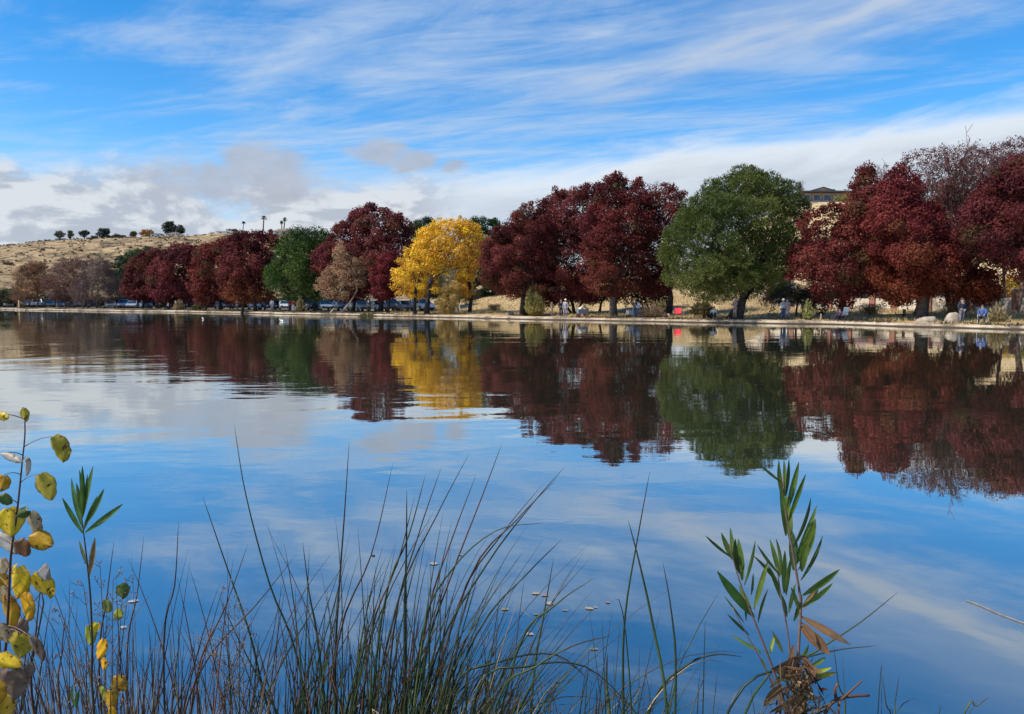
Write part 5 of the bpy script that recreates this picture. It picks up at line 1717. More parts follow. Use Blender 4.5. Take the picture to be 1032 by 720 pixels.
rush_clump('g', 'few scattered rush stems around the foot of the narrow leafed shoot at the right', 2.3, (740, 960), 12, (5, 50), (655, 715), GREENS, seed=7, rest=10, arch=.2, r=(.0014, .0024))

tall = [
    ('b', [(236, 428), (248, 500), (272, 590), (300, 665)], 318, GREENS[0], 1.1), ('b', [(204, 500), (228, 570), (252, 640), (272, 720)], 300, GREENS[0], 1.3),
    ('b', [(180, 525), (176, 590), (165, 650)], 150, BROWNS[2], 1), ('b', [(145, 540), (138, 600), (128, 660)], 110, BROWNS[0], .9), ('b', [(250, 548), (228, 610), (196, 690)], 160, BROWNS[0], .9),
    ('b', [(298, 560), (258, 610), (200, 680)], 140, BROWNS[2], 1.0), ('b', [(220, 600), (248, 660), (280, 720)], 330, GREENS[0], 1.1), ('b', [(115, 545), (108, 600), (100, 680)], 92, BROWNS[2], .9),
    ('c', [(352, 445), (347, 520), (342, 590), (338, 680)], 333, BROWNS[3], 1.15), ('c', [(305, 546), (312, 600), (322, 660)], 330, GREENS[0], 1.2), ('c', [(396, 467), (374, 560), (340, 650)], 305, BROWNS[2], 1.0),
    ('c', [(410, 494), (409.5, 560), (408, 640)], 404, GREENS[3], 1.5), ('c', [(429, 478), (412, 540), (385, 620)], 350, GREENS[1], 1.1), ('c', [(418, 500), (400, 570), (372, 650)], 345, BROWNS[0], 1.0),
    ('c', [(350, 560), (334, 620), (318, 690)], 305, GREENS[0], .9), ('c', [(367, 600), (374, 650), (386, 710)], 398, GREENS[1], 1.0), ('c', [(445, 470), (420, 545), (396, 640)], 370, BROWNS[3], 1.0),
    ('d', [(506, 447), (486, 500), (455, 580), (425, 670)], 400, BROWNS[0], 1.15), ('d', [(473, 457), (440, 520), (400, 610)], 350, BROWNS[3], 1.0), ('d', [(480, 478), (455, 545), (430, 625)], 395, BROWNS[0], 1.1),
    ('d', [(569, 471), (535, 510), (490, 570), (440, 660)], 395, GREENS[3], 1.15), ('d', [(562, 482), (520, 525), (470, 590)], 400, BROWNS[2], 1.1), ('d', [(547, 488), (505, 540), (462, 610)], 405, BROWNS[2], 1.0),
    ('d', [(567, 543), (530, 580), (480, 640)], 405, GREENS[0], 1.1), ('d', [(548, 527), (500, 535), (455, 575), (425, 640)], 398, GREENS[0], 1.0), ('d', [(528, 555), (490, 610), (455, 680)], 420, GREENS[2], 1.0),
    ('e', [(598, 583), (560, 610), (520, 660)], 470, GREENS[0], 1.2), ('e', [(558, 562), (548, 620), (537, 690)], 530, GREENS[1], 1.3), ('e', [(616, 641), (580, 650), (540, 672), (500, 712)], 470, GREENS[0], 1.1),
    ('e', [(590, 672), (620, 700), (646, 735)], 660, GREENS[2], 1.0), ('e', [(600, 692), (560, 660), (500, 668), (455, 700)], 430, GREENS[3], 1.3), ('e', [(640, 716), (590, 672), (530, 672), (480, 700)], 450, GREENS[3], 1.2),
    ('f', [(655, 475), (643, 540), (630, 620), (628, 700)], 640, GREENS[0], 1.25), ('f', [(633, 524), (645, 570), (658, 630), (672, 715)], 685, GREENS[1], 1.5), ('f', [(668, 566), (677, 620), (681, 690)], 684, GREENS[0], 1.2),
    ('f', [(612, 658), (611, 690), (614, 730)], 618, GREENS[2], 2.0), ('f', [(724, 598), (700, 640), (680, 690)], 668, GREENS[1], .8),
    ('g', [(905, 597), (866, 628), (820, 658), (760, 700)], 690, GREENS[0], 1.1), ('g', [(884, 651), (840, 656), (790, 672), (735, 715)], 680, GREENS[3], 1.1), ('g', [(748, 662), (720, 660), (690, 672), (655, 715)], 620, GREENS[3], 1.3),
    ('g', [(840, 650), (845, 690), (852, 730)], 858, GREENS[1], .8), ('g', [(889, 680), (893, 710), (897, 740)], 900, GREENS[0], .8), ('g', [(906, 682), (902, 710), (900, 740)], 899, GREENS[0], .8),
    ('g', [(997, 703), (984, 712), (970, 724)], 930, GREENS[2], .9), ('g', [(948, 710), (946, 725), (944, 740)], 940, GREENS[1], .7),
    ('a', [(42, 580), (36, 640), (32, 700)], 30, BROWNS[2], 1.2), ('a', [(66, 618), (62, 660), (60, 710)], 58, BROWNS[0], 1.0), ('a', [(0, 660), (14, 640), (44, 608)], -40, BROWNS[2], .8),
]
rg = np.random.default_rng(9)
for key, pl, bpx_, c, k in tall:
    root, base, Y = RUSH[key]
    Yb = Y + rg.uniform(-.2, .2)
    pts = [at(p[0], p[1], Yb + rg.uniform(-.03, .03)) for p in pl][::-1]
    b = np.array([xat(bpx_, Yb), Yb, -.05])
    if pts[0][2] < .05: pts = pts[1:]
    mb = MB(); rush_stem(mb, catmull([b] + pts, 4), .0030 * k, c)
    mb.build('stem', M_RUSH, root, base, True)

# the fallen pale stem lying on the water at the right
mb = MB()
pp = [on_water(q[0], q[1], .006) for q in ((1120, 662), (1060, 638), (1032, 628), (1008, 619), (990, 611), (974, 605))]
mb.tube(catmull(pp, 3), .0035, 5, np.array((.20, .16, .11)))
tag(mb.build('fallen_reed', M_RUSH, None, tuple(pp[0])), 'broken pale reed stem lying on the water at the right edge', 'reed')


# ------------------------------------------------------------------ leaves
def leaf_surface_mat(name, spots=(.10, .05, .02), amt=.62, scale=45, transl=.3, rough=.45):
    m, nt, bs, out = new_mat(name)
    at_ = nt.nodes.new('ShaderNodeAttribute'); at_.attribute_name = 'Col'
    tc = nt.nodes.new('ShaderNodeTexCoord')
    n = noise_node(nt, scale, 4, .6, tc.outputs['Object'])
    f = smooth(nt, n.outputs[0], amt, amt + .05)
    n2 = noise_node(nt, scale * .4, 3, .6, tc.outputs['Object'])
    mp = smooth(nt, n2.outputs[0], .3, .7, .75, 1.2)
    hsv = nt.nodes.new('ShaderNodeHueSaturation'); nt.links.new(at_.outputs['Color'], hsv.inputs['Color']); nt.links.new(mp, hsv.inputs['Value'])
    mx = nt.nodes.new('ShaderNodeMixRGB'); mx.inputs[2].default_value = (*spots, 1)
    nt.links.new(f, mx.inputs[0]); nt.links.new(hsv.outputs[0], mx.inputs[1])
    nt.links.new(mx.outputs[0], bs.inputs['Base Color']); bs.inputs['Roughness'].default_value = rough
    bs.inputs['Specular IOR Level'].default_value = .35
    tr = nt.nodes.new('ShaderNodeBsdfTranslucent'); nt.links.new(mx.outputs[0], tr.inputs['Color'])
    ms = nt.nodes.new('ShaderNodeMixShader'); ms.inputs[0].default_value = transl
    nt.links.new(bs.outputs[0], ms.inputs[1]); nt.links.new(tr.outputs[0], ms.inputs[2]); nt.links.new(ms.outputs[0], out.inputs['Surface'])
    return m


M_YLEAF = leaf_surface_mat('spotted_leaf', (.13, .06, .02), .60, 75, .45)
M_GLEAF = leaf_surface_mat('narrow_leaf', (.12, .10, .03), .66, 60, .42, .4)

OL = (.46, .36, .04); YE = (.78, .54, .03); YB = (.60, .34, .03); OR = (.85, .46, .02); TAN = (.42, .32, .18); GRY = (.40, .36, .32); GYB = (.22, .16, .12); GRN = (.08, .14, .03); LIM = (.36, .42, .05); BRN = (.17, .08, .03); PAL = (.62, .56, .46)


def ovate(parent, base, cx, cy, w, h, rot, Y, c, seed, m=None, curl=.25, tilt=None, edge=(.16, .08, .03)):
    """a broad deltoid leaf blade; w,h in pixels at depth Y, rot degrees of its axis (0 = tip down)"""
    rng = np.random.default_rng(seed)
    k = Y / F
    W, H = w * k * 1.08, h * k * 1.06
    nu, nv = 17, 13
    vs, cs = [], []
    a = math.radians(rot)
    ta, tb = (rng.uniform(-.3, .3), rng.uniform(-.3, .3)) if tilt is None else tilt
    cen = at(cx, cy, Y)
    cb = rng.uniform(.6, 1.7) * curl
    wob = rng.uniform(0, 6, 3)
    for i in range(nu):
        u = i / (nu - 1)                       # 0 stalk end, 1 tip
        prof_ = max(.004, math.sin(PI * min(1, u * .97 + .025) ** .86)) ** .62 * (1 - .10 * u) * (1 + .06 * math.sin(u * 15 + wob[0]))
        for j_ in range(nv):
            v = j_ / (nv - 1) * 2 - 1
            x = v * prof_ * W / 2 * (1 + .05 * math.sin(u * 22 + v * 3 + wob[1]))
            y = (u - .5) * H - .06 * H * (abs(v) * (1 - u))
            zz = -cb * W * (v * v) * .6 + cb * H * .35 * (u - .4) ** 2 + .03 * W * math.sin(5 * v + 4 * u + wob[2])
            # local: x across, y down the blade, z towards the viewer
            X = x; Z = -y; D = zz
            X, D = X * math.cos(ta) - D * math.sin(ta), X * math.sin(ta) + D * math.cos(ta)
            Z, D = Z * math.cos(tb) - D * math.sin(tb), Z * math.sin(tb) + D * math.cos(tb)
            X, Z = X * math.cos(a) - Z * math.sin(a), X * math.sin(a) + Z * math.cos(a)
            vs.append(cen + np.array([X, -D, Z]))
            e_ = max(abs(v) ** 6, u ** 8) * rng.uniform(.4, 1)
            rib = math.exp(-(v * 9) ** 2) * .35 + .22 * max(0, math.sin((u * 7 - abs(v) * 2.2) * 2 * PI)) ** 6 * (1 - abs(v))
            cc = np.array(c) * (1 - e_) + np.array(edge) * e_
            cs.append(cc * (1 - rib) + np.array(c) * 1.25 * rib + 0)
    fs = [(i * nv + q, i * nv + q + 1, (i + 1) * nv + q + 1, (i + 1) * nv + q) for i in range(nu - 1) for q in range(nv - 1)]
    mb = MB(); mb.add(vs, fs, np.clip(np.array(cs), 0, 1))
    o = mb.build('leaf', m or M_YLEAF, parent, base, True)
    # where the stalk meets the blade
    s0 = np.mean(vs[0:nv], axis=0)
    return o, s0


def blade(parent, base, p0, p1, wpx, Y0, Y1, c, bend=0.0, seed=0, tipc=None, name='leaf'):
    """a narrow lance shaped leaf from pixel p0 (stem) to p1 (tip)"""
    rng = np.random.default_rng(seed)
    a = at(p0[0], p0[1], Y0); b = at(p1[0], p1[1], Y1)
    L = np.linalg.norm(b - a)
    bend = bend + rng.normal() * .045
    mid = (a + b) / 2 + np.array([bend * L, rng.uniform(-.06, .06) * L, abs(bend) * L * .2])
    P = bez(a, mid, b, 9)
    W = wpx / F * Y0 / 2
    vs, cs = [], []
    yaw = rng.uniform(-.5, .5)
    for i, p in enumerate(P):
        t = i / 8
        d = P[min(i + 1, 8)] - P[max(i - 1, 0)]; d = d / np.linalg.norm(d)
        view = unit(np.array([math.sin(yaw), -math.cos(yaw), .1]))
        s_ = unit(np.cross(d, view)); nrm = np.cross(s_, d)
        w = W * max(.05, math.sin(PI * (t * .93 + .05)) ** .8)
        for q in (-1, 0, 1):
            vs.append(p + s_ * w * q + nrm * (abs(q) * w * .45))
            cc = np.array(c) * (1.25 if q == 0 else 1.0)
            if tipc is not None: cc = cc * (1 - sstep(t, .6, 1)) + np.array(tipc) * sstep(t, .6, 1)
            cs.append(cc)
    fs = [(i * 3 + q, i * 3 + q + 1, (i + 1) * 3 + q + 1, (i + 1) * 3 + q) for i in range(8) for q in range(2)]
    mb = MB(); mb.add(vs, fs, np.clip(np.array(cs), 0, 1))
    return mb.build(name, M_GLEAF, parent, base, True)


# yellow leafed sapling at the left edge
def sapling():
    Y = 1.85
    base = np.array([xat(-8, Y), Y, gz(0, 0) * 0 + .0])
    base[2] = .10
    root = empty('cottonwood_sapling', base)
    tag(root, 'young sapling with spotted yellow heart shaped leaves at the left edge', 'sapling')
    stem_px = [(25, 424), (25, 440), (22, 470), (19, 500), (16, 525), (11, 560), (9, 600), (6, 650), (-2, 720), (-10, 800)]
    mb = MB()
    pts = [base] + [at(p[0], p[1], Y + .01 * math.sin(i)) for i, p in enumerate(stem_px[::-1])]
    mb.tube(catmull(pts, 3), list(np.linspace(.0042, .0014, 3 * (len(pts) - 1) + 1)), 6, np.array((.07, .035, .03)))
    mb.build('stem', M_PLANT, root, base, True)
    lv = [(24, 419, 10, 13, 10, OL), (3, 420, 9, 12, 80, YE), (58, 454, 21, 26, 20, OL), (45, 492, 20, 27, 25, OL), (2, 488, 14, 18, -20, YB), (5, 505, 13, 13, 60, GRN), (10, 527, 25, 27, 10, YE), (22, 518, 11, 14, -60, GRN),
          (33, 530, 16, 25, 15, TAN), (12, 462, 8, 27, 75, PAL), (27, 471, 7, 20, -15, PAL), (41, 546, 20, 23, 70, YB), (21, 554, 18, 18, 40, BRN), (6, 550, 18, 27, 50, PAL), (17, 588, 27, 34, -8, YE), (42, 592, 24, 29, 30, YE),
          (42, 581, 20, 13, 70, GRY), (25, 613, 17, 27, 20, OR), (8, 618, 22, 34, 0, YB), (20, 652, 24, 28, -10, OL), (37, 655, 15, 27, 20, GYB), (20, 636, 22, 14, 60, GYB), (8, 668, 18, 28, 75, YE), (12, 692, 27, 36, -5, GYB), (-3, 590, 20, 26, 15, YB), (0, 715, 26, 24, 0, YB), (3, 640, 14, 20, 30, TAN),
          (2, 572, 12, 16, 10, TAN), (-6, 700, 20, 26, 0, YB), (4, 602, 12, 20, 20, TAN), (27, 676, 14, 20, -20, GYB)]
    rng = np.random.default_rng(3)
    for i, (cx, cy, w, h, rot, c) in enumerate(lv):
        Yl = Y + rng.uniform(-.10, .08)
        o, s0 = ovate(root, base, cx, cy, w, h, -rot if False else rot, Yl, c, 300 + i, curl=.3 if h < 30 else .2)
        # petiole back to the stem
        t = min(pts, key=lambda p: abs(p[2] - (s0[2] - .012)))
        st = np.array([t[0], t[1], s0[2] - .02]) if abs(t[2] - s0[2]) < .08 else t
        # interpolate the stem at that height
        zs = np.array([p[2] for p in pts]); od = np.argsort(zs)
        st = np.array([np.interp(st[2], zs[od], np.array([p[q] for p in pts])[od]) for q in (0, 1)] + [st[2]])
        mb = MB(); mb.tube(bez(st, (st + s0) / 2 + np.array([0, 0, .012]), s0, 6), [.0013, .0011, .0010, .0009, .0008, .0008], 4, np.array((.20, .12, .07)))
        mb.build('petiole', M_PLANT, root, base)


sapling()


# narrow leafed sprig and seed head plant beside it
def sprig():
    Y = 2.05
    base = np.array([xat(97, Y), Y, .02])
    root = empty('willow_sprig', base)
    tag(root, 'slender green sprig with narrow upright leaves right of the yellow sapling', 'sprig')
    sp = [(82, 518), (84, 535), (87, 560), (91, 600), (93, 650), (95, 720)]
    pts = [base] + [at(p[0], p[1], Y) for p in sp[::-1]]
    mb = MB(); mb.tube(catmull(pts, 3), list(np.linspace(.0045, .0012, 3 * (len(pts) - 1) + 1)), 6, np.array((.06, .05, .035))); mb.build('stem', M_PLANT, root, base, True)
    G1, G2 = (.075, .15, .035), (.11, .19, .045)
    for i, (a, b, w, bd, c) in enumerate([((83, 522), (83, 470), 5, .03, G1), ((83, 520), (77, 487), 4.5, -.03, G2), ((84, 520), (94, 470), 5, .04, G2), ((83, 522), (88, 478), 4, .02, G1), ((84, 538), (63, 502), 5, -.05, G1), ((84, 533), (72, 482), 5, -.05, G1),
                                          ((85, 530), (105, 493), 6, .05, G1), ((86, 537), (124, 508), 6, .05, G2), ((83, 518), (80, 474), 4, 0, G1), ((90, 580), (96, 542), 6, .05, (.24, .16, .06)), ((84, 535), (98, 500), 4, .05, G2), ((88, 570), (80, 545), 3, 0, (.10, .12, .04)),
                                          ((76, 712), (74, 690), 5, 0, G2), ((77, 714), (80, 695), 4, 0, G1)]):
        blade(root, base, a, b, w, Y, Y + (i % 3 - 1) * .03, c, bd, 700 + i)


sprig()


def seed_plant(label, bpx, tips, Y, seed, leaves=(), c=(.12, .085, .06)):
    rng = np.random.default_rng(seed)
    base = np.array([xat(bpx, Y), Y, .0])
    root = empty('seed_head_plant', base)
    tag(root, label, 'dry plant', 'dry seed head plants among the rushes')
    for (tx, ty) in tips:
        tip = at(tx, ty, Y + rng.uniform(-.08, .08))
        ctl = (base + tip) / 2 + np.array([(base[0] - tip[0]) * .25, 0, .1])
        P = bez(base, ctl, tip, 14)
        mb = MB(); mb.tube(P, list(np.linspace(.0026, .0009, 14)), 5, np.array(c))
        hd = mb
        for k in range(13, 6, -1):
            for q in range(2):
                L_ = rng.uniform(.03, .09) * (1.1 - (k - 7) * .06)
                a = rng.uniform(0, 2 * PI)
                d = unit(np.array([math.cos(a), math.sin(a) * .6, rng.uniform(.3, 1.3)]))
                e_ = P[k] + d * L_
                mb.tube([P[k], P[k] + d * L_ * .5 + rng.normal(size=3) * .004, e_], [.0009, .0007, .0005], 3, np.array(c))
                for s_ in range(3):
                    f_ = P[k] + (e_ - P[k]) * rng.uniform(.5, 1) + rng.normal(size=3) * .007
                    dd = unit(rng.normal(size=3) + np.array([0, 0, 1.2])) * .006
                    mb.tube([P[k] + (e_ - P[k]) * .5, f_], .0004, 3, np.array(c))
                    hd.tube([f_ - dd * .5, f_, f_ + dd * .8], [.0006, .0022, .0004], 5, np.array((.16, .11, .08)) * rng.uniform(.6, 2.0))
        mb.build('stem', M_PLANT, root, base)
    for i, (cx, cy, w, h, rot, col) in enumerate(leaves):
        ovate(root, base, cx, cy, w, h, rot, Y + rng.uniform(-.05, .05), col, seed * 50 + i)
    return root


seed_plant('wiry dry plant with dark seed heads and lime and yellow leaves behind the slender sprig', 88, [(84, 590), (101, 572), (114, 584), (60, 618), (124, 590), (52, 668)], 2.2, 21,
           [(122, 597, 15, 14, 20, GRN), (107, 612, 13, 13, 40, (.16, .20, .05)), (119, 620, 13, 9, 80, LIM), (89, 641, 15, 19, 10, LIM), (95, 634, 9, 14, -30, YE), (101, 655, 13, 19, -10, OR), (104, 670, 8, 12, 10, OR), (121, 690, 15, 18, 50, YB), (117, 694, 11, 13, 10, YE),
            (111, 707, 13, 20, 0, YB), (103, 700, 9, 14, 30, LIM), (113, 720, 10, 14, 10, OR)])
seed_plant('wiry dry plant with pale grey seed heads below the tall crossing rush stems', 232, [(222, 600), (236, 612), (246, 618), (212, 640), (226, 640), (206, 650)], 2.55, 22, c=(.20, .15, .11))


# narrow leafed shoot at the right
def shoot():
    Y = 2.0
    base = np.array([xat(803, Y), Y, .02])
    root = empty('willow_shoot', base)
    tag(root, 'green narrow leafed shoot on three stems rising from brown litter at the right', 'willow shoot')
    G1, G2, G3 = (.105, .165, .032), (.165, .235, .045), (.060, .095, .028)
    stems = [([(789, 478), (791, 510), (797, 545), (803, 580), (807, 610), (805, 650), (803, 700), (802, 760)], .0046), ([(735, 548), (742, 575), (752, 605), (766, 640), (778, 672), (790, 710), (796, 760)], .0038),
             ([(783, 572), (787, 600), (793, 632), (797, 668), (800, 710), (801, 760)], .0034), ([(738, 612), (750, 635), (764, 660), (778, 690), (794, 740)], .0026)]
    for sp, r in stems:
        pts = [base] + [at(p[0], p[1], Y) for p in sp[::-1]]
        mb = MB(); mb.tube(catmull(pts, 3), list(np.linspace(r * 1.3, r * .35, 3 * (len(pts) - 1) + 1)), 6, np.array((.16, .10, .08))); mb.build('stem', M_PLANT, root, base, True)
    L = [((787, 486), (766, 469), 4, -.05, G3), ((790, 505), (785, 464), 6, -.02, G1), ((791, 500), (790, 463), 6, .0, G2), ((792, 500), (795, 463), 5, .02, G3), ((793, 515), (805, 466), 8, .05, G1), ((795, 525), (812, 478), 6, .06, G1),
         ((792, 540), (786, 490), 9, -.04, G1), ((796, 545), (792, 498), 10, .0, G2), ((799, 552), (817, 502), 7, .04, G3), ((802, 562), (823, 510), 7, .05, G1), ((803, 568), (822, 523), 8, .06, G1), ((804, 575), (822, 524), 5, .09, G2),
         ((800, 575), (798, 535), 12, -.03, (.05, .10, .035)), ((808, 576), (815, 546), 9, .02, G1), ((807, 585), (829, 540), 5, .05, G3), ((809, 600), (846, 574), 10, .03, G1), ((808, 612), (839, 588), 8, .05, G2), ((807, 614), (825, 591), 8, .03, (.36, .24, .10)),
         ((805, 615), (797, 592), 6, -.02, G1), ((800, 626), (808, 600), 7, .03, G3),
         ((737, 562), (711, 540), 4, -.06, G3), ((740, 566), (727, 537), 7, -.04, G1), ((742, 570), (736, 532), 6, -.02, G1), ((745, 578), (741, 543), 7, .02, G3), ((748, 585), (744, 543), 9, .03, G1), ((750, 590), (761, 545), 7, .04, G1),
         ((760, 622), (723, 576), 13, -.04, (.05, .12, .028)), ((757, 615), (745, 590), 7, -.05, G1), ((760, 614), (774, 565), 7, .03, G2), ((757, 600), (759, 578), 4, .02, G3), ((764, 628), (774, 594), 3.5, .02, G3), ((750, 628), (730, 601), 2.5, .02, G3),
         ((769, 659), (737, 640), 4.5, -.02, G1), ((755, 640), (733, 619), 4, -.04, G3), ((752, 626), (752, 604), 4, .0, G3),
         ((786, 580), (763, 549), 4, -.05, G1), ((785, 590), (759, 560), 5, .03, G3), ((786, 582), (776, 544), 7, -.03, G1), ((787, 580), (782, 543), 6, .0, G2), ((790, 598), (791, 555), 9, .0, G1), ((792, 600), (797, 562), 7, .03, G1), ((788, 606), (774, 570), 7, -.03, G1),
         ((795, 618), (802, 588), 6, .03, G2), ((793, 622), (788, 600), 6, 0, (.08, .12, .06)), ((772, 676), (768, 664), 4, -.02, G1), ((789, 658), (778, 636), 5, .03, (.20, .20, .05)), ((776, 660), (781, 640), 4, 0, LIM),
         ((812, 684), (843, 678), 8, .02, (.26, .24, .04)), ((812, 680), (838, 673), 6, .02, LIM), ((816, 672), (832, 662), 6, .02, G2), ((808, 664), (815, 650), 5, 0, G2), ((795, 700), (789, 672), 6, 0, (.18, .16, .05))]
    for i, (a, b, w, bd, c) in enumerate(L):
        blade(root, base, a, b, w * .78, Y + .01, Y + ((i * 7) % 5 - 2) * .018, c, bd, 900 + i)
    D = [((808, 622), (857, 650), 8, .0, (.20, .11, .05), (.12, .10, .08)), ((807, 632), (836, 660), 12, .02, (.18, .095, .045), None), ((808, 628), (822, 650), 9, .02, (.22, .12, .06), None), ((800, 650), (795, 680), 6, -.05, (.20, .10, .05), None),
         ((808, 660), (822, 690), 8, .1, (.14, .07, .04), None)]
    rr_ = np.random.default_rng(61)
    for k in range(34):
        y0 = rr_.uniform(655, 735); x0 = 804 + rr_.normal() * (3 + (y0 - 655) * .14)
        a_ = rr_.uniform(-1.2, 1.2) if rr_.random() < .75 else rr_.uniform(-3, 3)
        l_ = rr_.uniform(14, 34)
        D.append(((x0, y0), (x0 + math.sin(a_) * l_, y0 + math.cos(a_) * l_), rr_.uniform(4, 9), rr_.uniform(-.3, .3),
                  [(.20, .11, .055), (.30, .19, .10), (.13, .07, .04), (.36, .26, .14), (.22, .14, .06)][rr_.integers(5)], [None, (.08, .05, .03)][rr_.integers(2)]))
    for i, (a, b, w, bd, c, tc) in enumerate(D):
        blade(root, base, a, b, w, Y, Y - .05, c, bd, 980 + i, tc, 'dry_leaf')
    # heap of dry litter caught round the foot: separate thing
    rng = np.random.default_rng(88)
    lr = np.array([base[0] + .02, Y + .02, 0.05])
    V, C_ = [], []
    for k in range(420):
        h_ = rng.random() ** .8
        p = at(806 + rng.normal() * (7 + 20 * (1 - h_)), 775 - 105 * h_ ** 1.2, Y + rng.uniform(-.12, .12))
        d = unit(rng.normal(size=3) + np.array([0, 0, -.8 if rng.random() < .7 else .8])); s_ = unit(np.cross(d, rng.normal(size=3)))
        l = rng.uniform(.012, .05); w = rng.uniform(.0012, .005)
        V += [p - d * l, p + s_ * w + d * l * .1 + rng.normal(size=3) * .002, p + d * l, p - s_ * w]
        C_.append(np.array([(.16, .09, .045), (.20, .13, .07), (.08, .045, .028), (.30, .21, .11), (.05, .07, .025)][rng.integers(5)]) * rng.uniform(.4, 1.0))
    o = fast_polys('leaf_litter', np.array(V), 4, np.array(C_), M_LEAF, None, lr)
    tag(o, 'shaggy brown dead leaf litter caught round the foot of the right shoot', 'leaf litter', kind='stuff')


shoot()


def dead_branch():
    Y = 1.95
    b = at(826, 745, Y)
    mb = MB(); c = np.array((.13, .07, .05))
    pts = [b, at(832, 718, Y), at(842, 706, Y), at(858, 702, Y + .02), at(876, 701, Y + .03)]
    mb.tube(catmull(pts, 3), list(np.linspace(.006, .0035, 13)), 6, c)
    mb.tube([at(848, 705, Y), at(857, 697, Y), at(869, 686, Y)], [.004, .003, .0022], 5, c)
    mb.tube([at(843, 706, Y), at(841, 696, Y), at(844, 689, Y)], [.005, .0045, .004], 5, c)
    mb.tube([at(846, 706, Y), at(845, 722, Y), at(846, 740, Y)], [.004, .003, .003], 5, c)
    tag(mb.build('dead_branch', M_BARK, None, tuple(b), True), 'forked reddish brown dead branch sticking out right of the narrow leafed shoot', 'branch')


dead_branch()

# floating leaves
FL = [(539, 598, 13, 6, (.62, .56, .42), 'pale yellow floating leaf, the farthest of the group in mid water'), (549, 600, 12, 6, (.55, .36, .38), 'pinkish floating leaf touching the farthest pale yellow one'),
      (553, 608, 12, 8, (.66, .63, .56), 'broad whitish floating leaf right below the pinkish one'), (540, 619, 12, 4, (.30, .33, .35), 'faint half sunk leaf left of the rush stem, under the whitish leaf'),
      (569, 615, 11, 3, (.34, .35, .36), 'thin dull floating leaf right of the whitish leaf'), (593, 613, 12, 6, (.70, .62, .42), 'cream floating leaf alone right of the crossing rush tip'), (600, 612, 5, 5, (.72, .68, .6), 'small white floating leaf stuck to the cream one'),
      (612, 607, 8, 5, (.48, .32, .42), 'small pink floating leaf beyond the cream one'), (508, 614, 11, 5, (.45, .42, .22), 'olive yellow floating leaf between the rush stems'), (533, 639, 12, 7, (.66, .50, .48), 'pale pink floating leaf in front of the group'),
      (598, 654, 14, 4, (.33, .38, .38), 'nearest greyish half sunk leaf'), (436, 568, 13, 7, (.62, .6, .56), 'whitish floating leaf inside the dense rushes'), (463, 559, 9, 4, (.5, .48, .45), 'small pale leaf floating right of the one in the dense rushes'),
      (133, 606, 14, 5, (.78, .8, .8), 'white floating leaf right of the lime leaves'), (124, 632, 9, 5, (.7, .72, .74), 'small white leaf floating below the larger white one'), (376, 560, 6, 4, (.05, .05, .04), 'tiny dark leaf floating left of the dense rushes')]
for i, (px, py, w, h, c, lb) in enumerate(FL):
    p = on_water(px, py, .004)
    dist = np.linalg.norm(p - np.array([0, 0, CAMZ]))
    s_ = w / F * dist * .33
    rng = np.random.default_rng(600 + i)
    n = 14
    a0 = rng.uniform(-.4, .4)
    vs, cs = [(0, 0, .0015)], []
    el = min(1.9, max(.8, h / w / (CAMZ / dist)))
    for k in range(n):
        t = 2 * PI * k / n
        rr = 1 + .22 * math.cos(t) + rng.uniform(-.28, .12)
        x, y = math.cos(t) * rr * s_, math.sin(t) * rr * s_ * el * .55
        vs.append((x * math.cos(a0) - y * math.sin(a0), x * math.sin(a0) + y * math.cos(a0), .0005 + rng.uniform(0, .0012)))
    mb = MB(); mb.add(vs, [(0, k + 1, (k + 1) % n + 1) for k in range(n)], np.array(c) * .42)
    o = mb.build('floating_leaf', M_PLANT, None, None)
    o.location = [float(q) for q in p]
    tag(o, lb, 'leaf', 'dead leaves floating on the water')

# ------------------------------------------------------------------ sky, clouds, sun
SUN_AZ, SUN_EL = math.radians(-110), math.radians(49)     # azimuth measured from +Y (view direction) towards +X
w = bpy.data.worlds.new('World')
scene.world = w
w.use_nodes = True
nt = w.node_tree
for n in list(nt.nodes): nt.nodes.remove(n)
out = nt.nodes.new('ShaderNodeOutputWorld')
bg = nt.nodes.new('ShaderNodeBackground'); bg.inputs['Strength'].default_value = 0.14
sky = nt.nodes.new('ShaderNodeTexSky'); sky.sky_type = 'NISHITA'; sky.sun_disc = False
sky.sun_elevation = SUN_EL; sky.sun_rotation = SUN_AZ
sky.altitude = 800; sky.air_density = 1.0; sky.dust_density = 0.3; sky.ozone_density = 2.5
tc = nt.nodes.new('ShaderNodeTexCoord')
dirv = tc.outputs['Generated']
sep = nt.nodes.new('ShaderNodeSeparateXYZ'); nt.links.new(dirv, sep.inputs[0])
X, Yd, Z = sep.outputs
M = lambda op, a, b=None, clamp=False: math_node(nt, op, a, b, clamp)
el = M('MULTIPLY', M('ARCSINE', Z), 180 / PI)
az = M('MULTIPLY', M('ARCTAN2', X, Yd), 180 / PI)
# plane of the high clouds
zc = M('MAXIMUM', Z, 0.03)
u_, v_ = M('DIVIDE', X, zc), M('DIVIDE', Yd, zc)


def comb(a, b, c=0.0):
    n = nt.nodes.new('ShaderNodeCombineXYZ')
    for i, q in enumerate((a, b, c)):
        if isinstance(q, (int, float)): n.inputs[i].default_value = q
        else: nt.links.new(q, n.inputs[i])
    return n.outputs[0]


def rot2(a, b, deg, sx, sy, ox=0, oy=0):
    c_, s_ = math.cos(math.radians(deg)), math.sin(math.radians(deg))
    p = M('ADD', M('MULTIPLY', a, c_ * sx), M('ADD', M('MULTIPLY', b, s_ * sx), ox))
    q = M('ADD', M('MULTIPLY', a, -s_ * sy), M('ADD', M('MULTIPLY', b, c_ * sy), oy))
    return comb(p, q)


